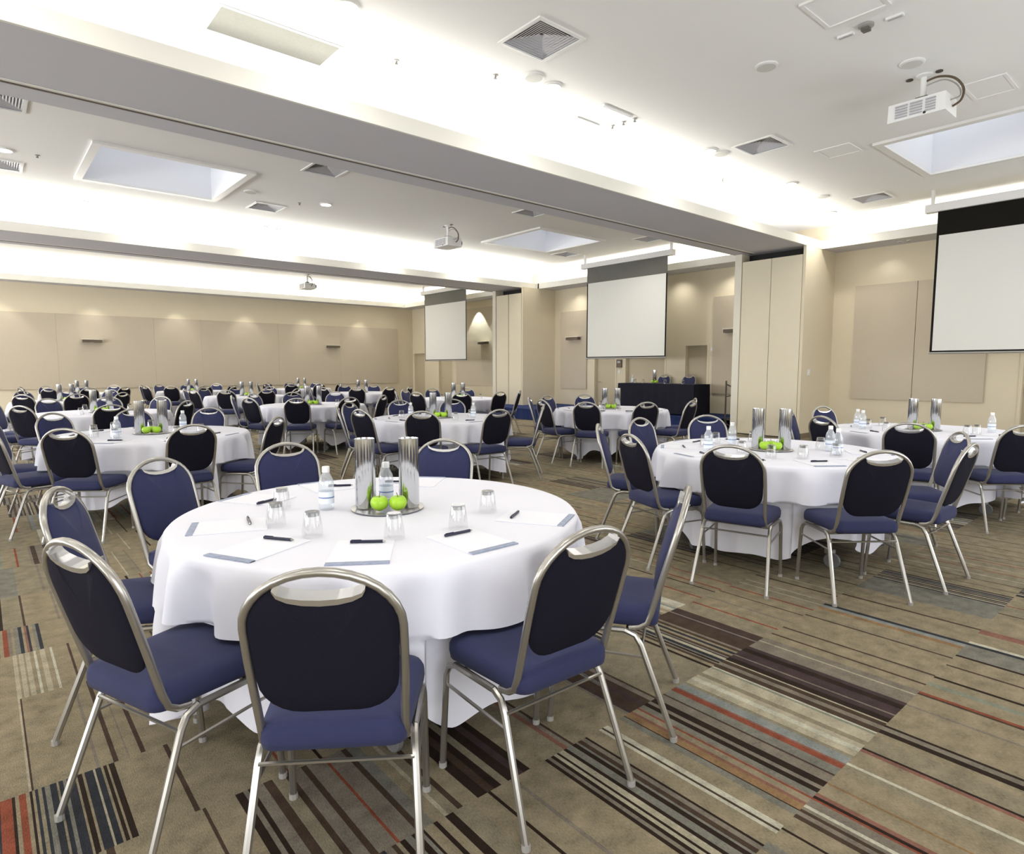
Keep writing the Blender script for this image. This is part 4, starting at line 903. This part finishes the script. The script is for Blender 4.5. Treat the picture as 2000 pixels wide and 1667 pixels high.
for ti, (key, c, ap, tn, det) in enumerate(TABLES):
    if ap is None: ap = ring(c, [a+random.uniform(-4, 4) for a in PAT], random.uniform(1.30, 1.34))
    if key != 'A': ap = snap(c, ap)
    wd = words_for(c, ap); mine = []
    for a, w_ in zip(ap, wd):
        p, an = place_chair(a, c, 'blue chair at the %s, %s, %s' % (tn, w_, POSE[w_]), 'chairs at the %s' % tn, jit=random.uniform(-0.035, 0.035))
        mine.append((p, an))
    make_table(c[0], c[1], 'round folding table with casters under the cloth, %s' % tn, 'round tables', -2.04+0.05*ti)
    if key == 'A': pass
    make_cloth(c[0], c[1], CHAIRS, 'white cloth draped over the %s' % tn, 'white tablecloths', 30+ti, det >= 2)
    # centrepiece: two cylinders and apples on a plate; the pair lies across the view
    fwd = Vector((c[0], c[1])).normalized(); side = Vector((fwd.y, -fwd.x))
    if key == 'A': side = Vector((0.82, -0.57)).normalized(); fwd = Vector((0.57, 0.82)); cc = Vector((1.405, 2.53))
    else: cc = Vector(c)
    z = TOPZ+0.001; zz = z+0.009
    put('centrepiece_tray', cc.x, cc.y, z, 0, 'shallow round plate at the centre of the %s' % tn, 'centrepiece plates')
    sp = 0.099
    for s, nm in ((-1, 'left'), (1, 'right')):
        q = cc+side*sp*s; put('cylinder_vase', q.x, q.y, zz, s*0.7, 'tall mirrored cylinder, %s one on the %s' % (nm, tn), 'mirrored cylinders')
    spots = [(-0.028, -0.085, 'left'), (0.054, -0.085, 'right')] if key == 'A' else ([(-0.045, -0.10, 'left'), (0.0, -0.032, 'middle'), (0.042, -0.105, 'right')] if det else [(0.0, -0.08, 'only')])
    for sx, sy, nm in spots:
        q = cc+side*sx+fwd*sy; put('green_apple', q.x, q.y, zz, random.uniform(0, 6), 'green apple, %s one between the cylinders on the %s' % (nm, tn), 'green apples')
    if det == 0: continue
    for (p, an), w_, a in zip(mine, wd, ap):
        d = Vector((c[0]-a[0], c[1]-a[1])).normalized(); base = Vector(c)-d*0.86; rot = math.atan2(d.y, d.x)-PI/2
        if key == 'A': continue
        if det >= 2:
            q = Vector(c)-d*0.70; put('notepad', q.x, q.y, z, rot, 'white notepad before the %s chair on the %s' % (w_, tn), 'notepads')
            q = Vector(c)-d*0.665+Vector((d.y, -d.x))*0.02; put('ballpoint_pen', q.x, q.y, z+0.003, rot+random.uniform(-0.2, 0.2), 'dark pen on the notepad before the %s chair, %s' % (w_, tn), 'pens')
        if det >= 2 or w_ in ('near left', 'right', 'far'):
            q = Vector(c)-d*0.50+Vector((d.y, -d.x))*random.uniform(-0.10, 0.12)
            if any(math.hypot(q.x-b_[0], q.y-b_[1]) < 0.09 for b_ in BOTT): q = Vector(c)-d*0.38+Vector((d.y, -d.x))*0.1
            put('tumbler', q.x, q.y, z, random.uniform(0, 6), 'upturned clear tumbler before the %s chair on the %s' % (w_, tn), 'upturned tumblers')
# front table, item by item
A_ = 'large front table'; c = Vector((1.38, 2.53)); gz = TOPZ+0.001
for x, y, nm in ((1.03, 2.84, 'behind another at the left'), (0.895, 2.54, 'furthest left, nearer its twin'), (0.945, 2.29, 'left of centre in front'), (1.17, 2.06, 'in the middle near the front chair'), (1.44, 2.02, 'right of centre in front'), (1.71, 2.17, 'furthest right')):
    put('tumbler', x, y, gz, 0, 'upturned clear tumbler %s on the %s' % (nm, A_), 'upturned tumblers')
put('water_bottle', 1.185, 2.70, gz, 0.3, 'small water bottle with white cap left of the front centrepiece', 'water bottles')
put('water_bottle', 1.46, 2.64, gz, 1.3, 'small water bottle with white cap behind the front apples', 'water bottles')
PADS = [((0.76, 2.28), (0.56, 2.29), (0.65, 2.11), 'near left'), ((0.98, 2.00), (0.84, 1.91), (0.99, 1.81), 'nearest'), ((1.44, 1.86), (1.26, 1.70), (1.49, 1.70), 'near right'),
        ((1.80, 2.05), (1.80, 1.78), (1.95, 1.87), 'right'), ((0.75, 2.68), (0.57, 2.60), (0.65, 2.82), 'left')]
for cc_, e0, e1, nm in PADS:
    e0, e1 = Vector(e0), Vector(e1); mid = (e0+e1)/2; t_ = (e1-e0).normalized(); n_ = Vector((-t_.y, t_.x))
    if n_.dot(c-mid) < 0: n_ = -n_
    q = mid+n_*0.145; rot = math.atan2(n_.y, n_.x)-PI/2
    put('notepad', q.x, q.y, gz, rot, 'white notepad with printed edge strip at the %s place of the %s' % (nm, A_), 'notepads')
for a, nm in (((2.34, 3.43), 'far right'), ((1.45, 3.90), 'far'), ((0.68, 3.68), 'far left')):
    d = (c-Vector(a)).normalized(); q = c-d*0.70
    put('notepad', q.x, q.y, gz, math.atan2(d.y, d.x)-PI/2, 'white notepad at the %s place of the %s' % (nm, A_), 'notepads')
for (x0, y0), (x1, y1), nm in (((0.79,2.36),(0.85,2.27),'on the near left notepad'), ((1.00,2.10),(1.11,2.02),'on the nearest notepad'), ((1.31,1.94),(1.45,1.94),'on the near right notepad'), ((1.69,1.99),(1.81,2.07),'on the right notepad'),
        ((0.85,2.76),(0.81,2.59),'pointing at us on the left notepad'), ((0.98,2.99),(1.06,3.03),'behind the left tumblers'), ((1.41,3.19),(1.52,3.13),'beside the left water bottle'), ((1.72,3.10),(1.80,3.04),'behind the right cylinder')):
    put('ballpoint_pen', (x0+x1)/2, (y0+y1)/2, gz+0.0035, math.atan2(y1-y0, x1-x0), 'dark navy pen %s, %s' % (nm, A_), 'pens')
# bottles on the right foreground and other tables
for x, y, tn, nm in BOTT:
    put('water_bottle', x, y, gz, 0.5, 'small white capped water bottle, %s on the %s' % (nm, tn), 'water bottles')
# head table on the stage
hz = 1.022
for y, nm in ((8.98, 'right'), (9.72, 'left')):
    place_chair((13.50, y), (12.6, y), 'chair behind the black head table on stage, %s one' % nm, 'chairs behind the head table', z=0.30, off=0.285)
put('centrepiece_tray', 12.62, 9.35, hz, 0, 'shallow plate with apples on the black head table', 'centrepiece plates')
for dx, dy, nm in ((-0.06, 0.06, 'front left'), (-0.05, -0.04, 'front right'), (0.03, 0.0, 'back')): put('green_apple', 12.62+dx, 9.35+dy, hz+0.009, dy*20, 'green apple on the head table, %s of three' % nm, 'green apples')
put('cylinder_vase', 12.70, 9.45, hz+0.009, 0, 'mirrored cylinder standing on the head table', 'mirrored cylinders')
for y, nm in ((9.95, 'leftmost'), (9.70, 'second from left'), (9.05, 'right of the apples'), (8.55, 'rightmost')): put('tumbler', 12.58, y, hz, 0, 'upturned tumbler on the head table, %s' % nm, 'upturned tumblers')
put('water_bottle', 12.6, 10.05, hz, 0, 'small water bottle at the left end of the head table', 'water bottles')
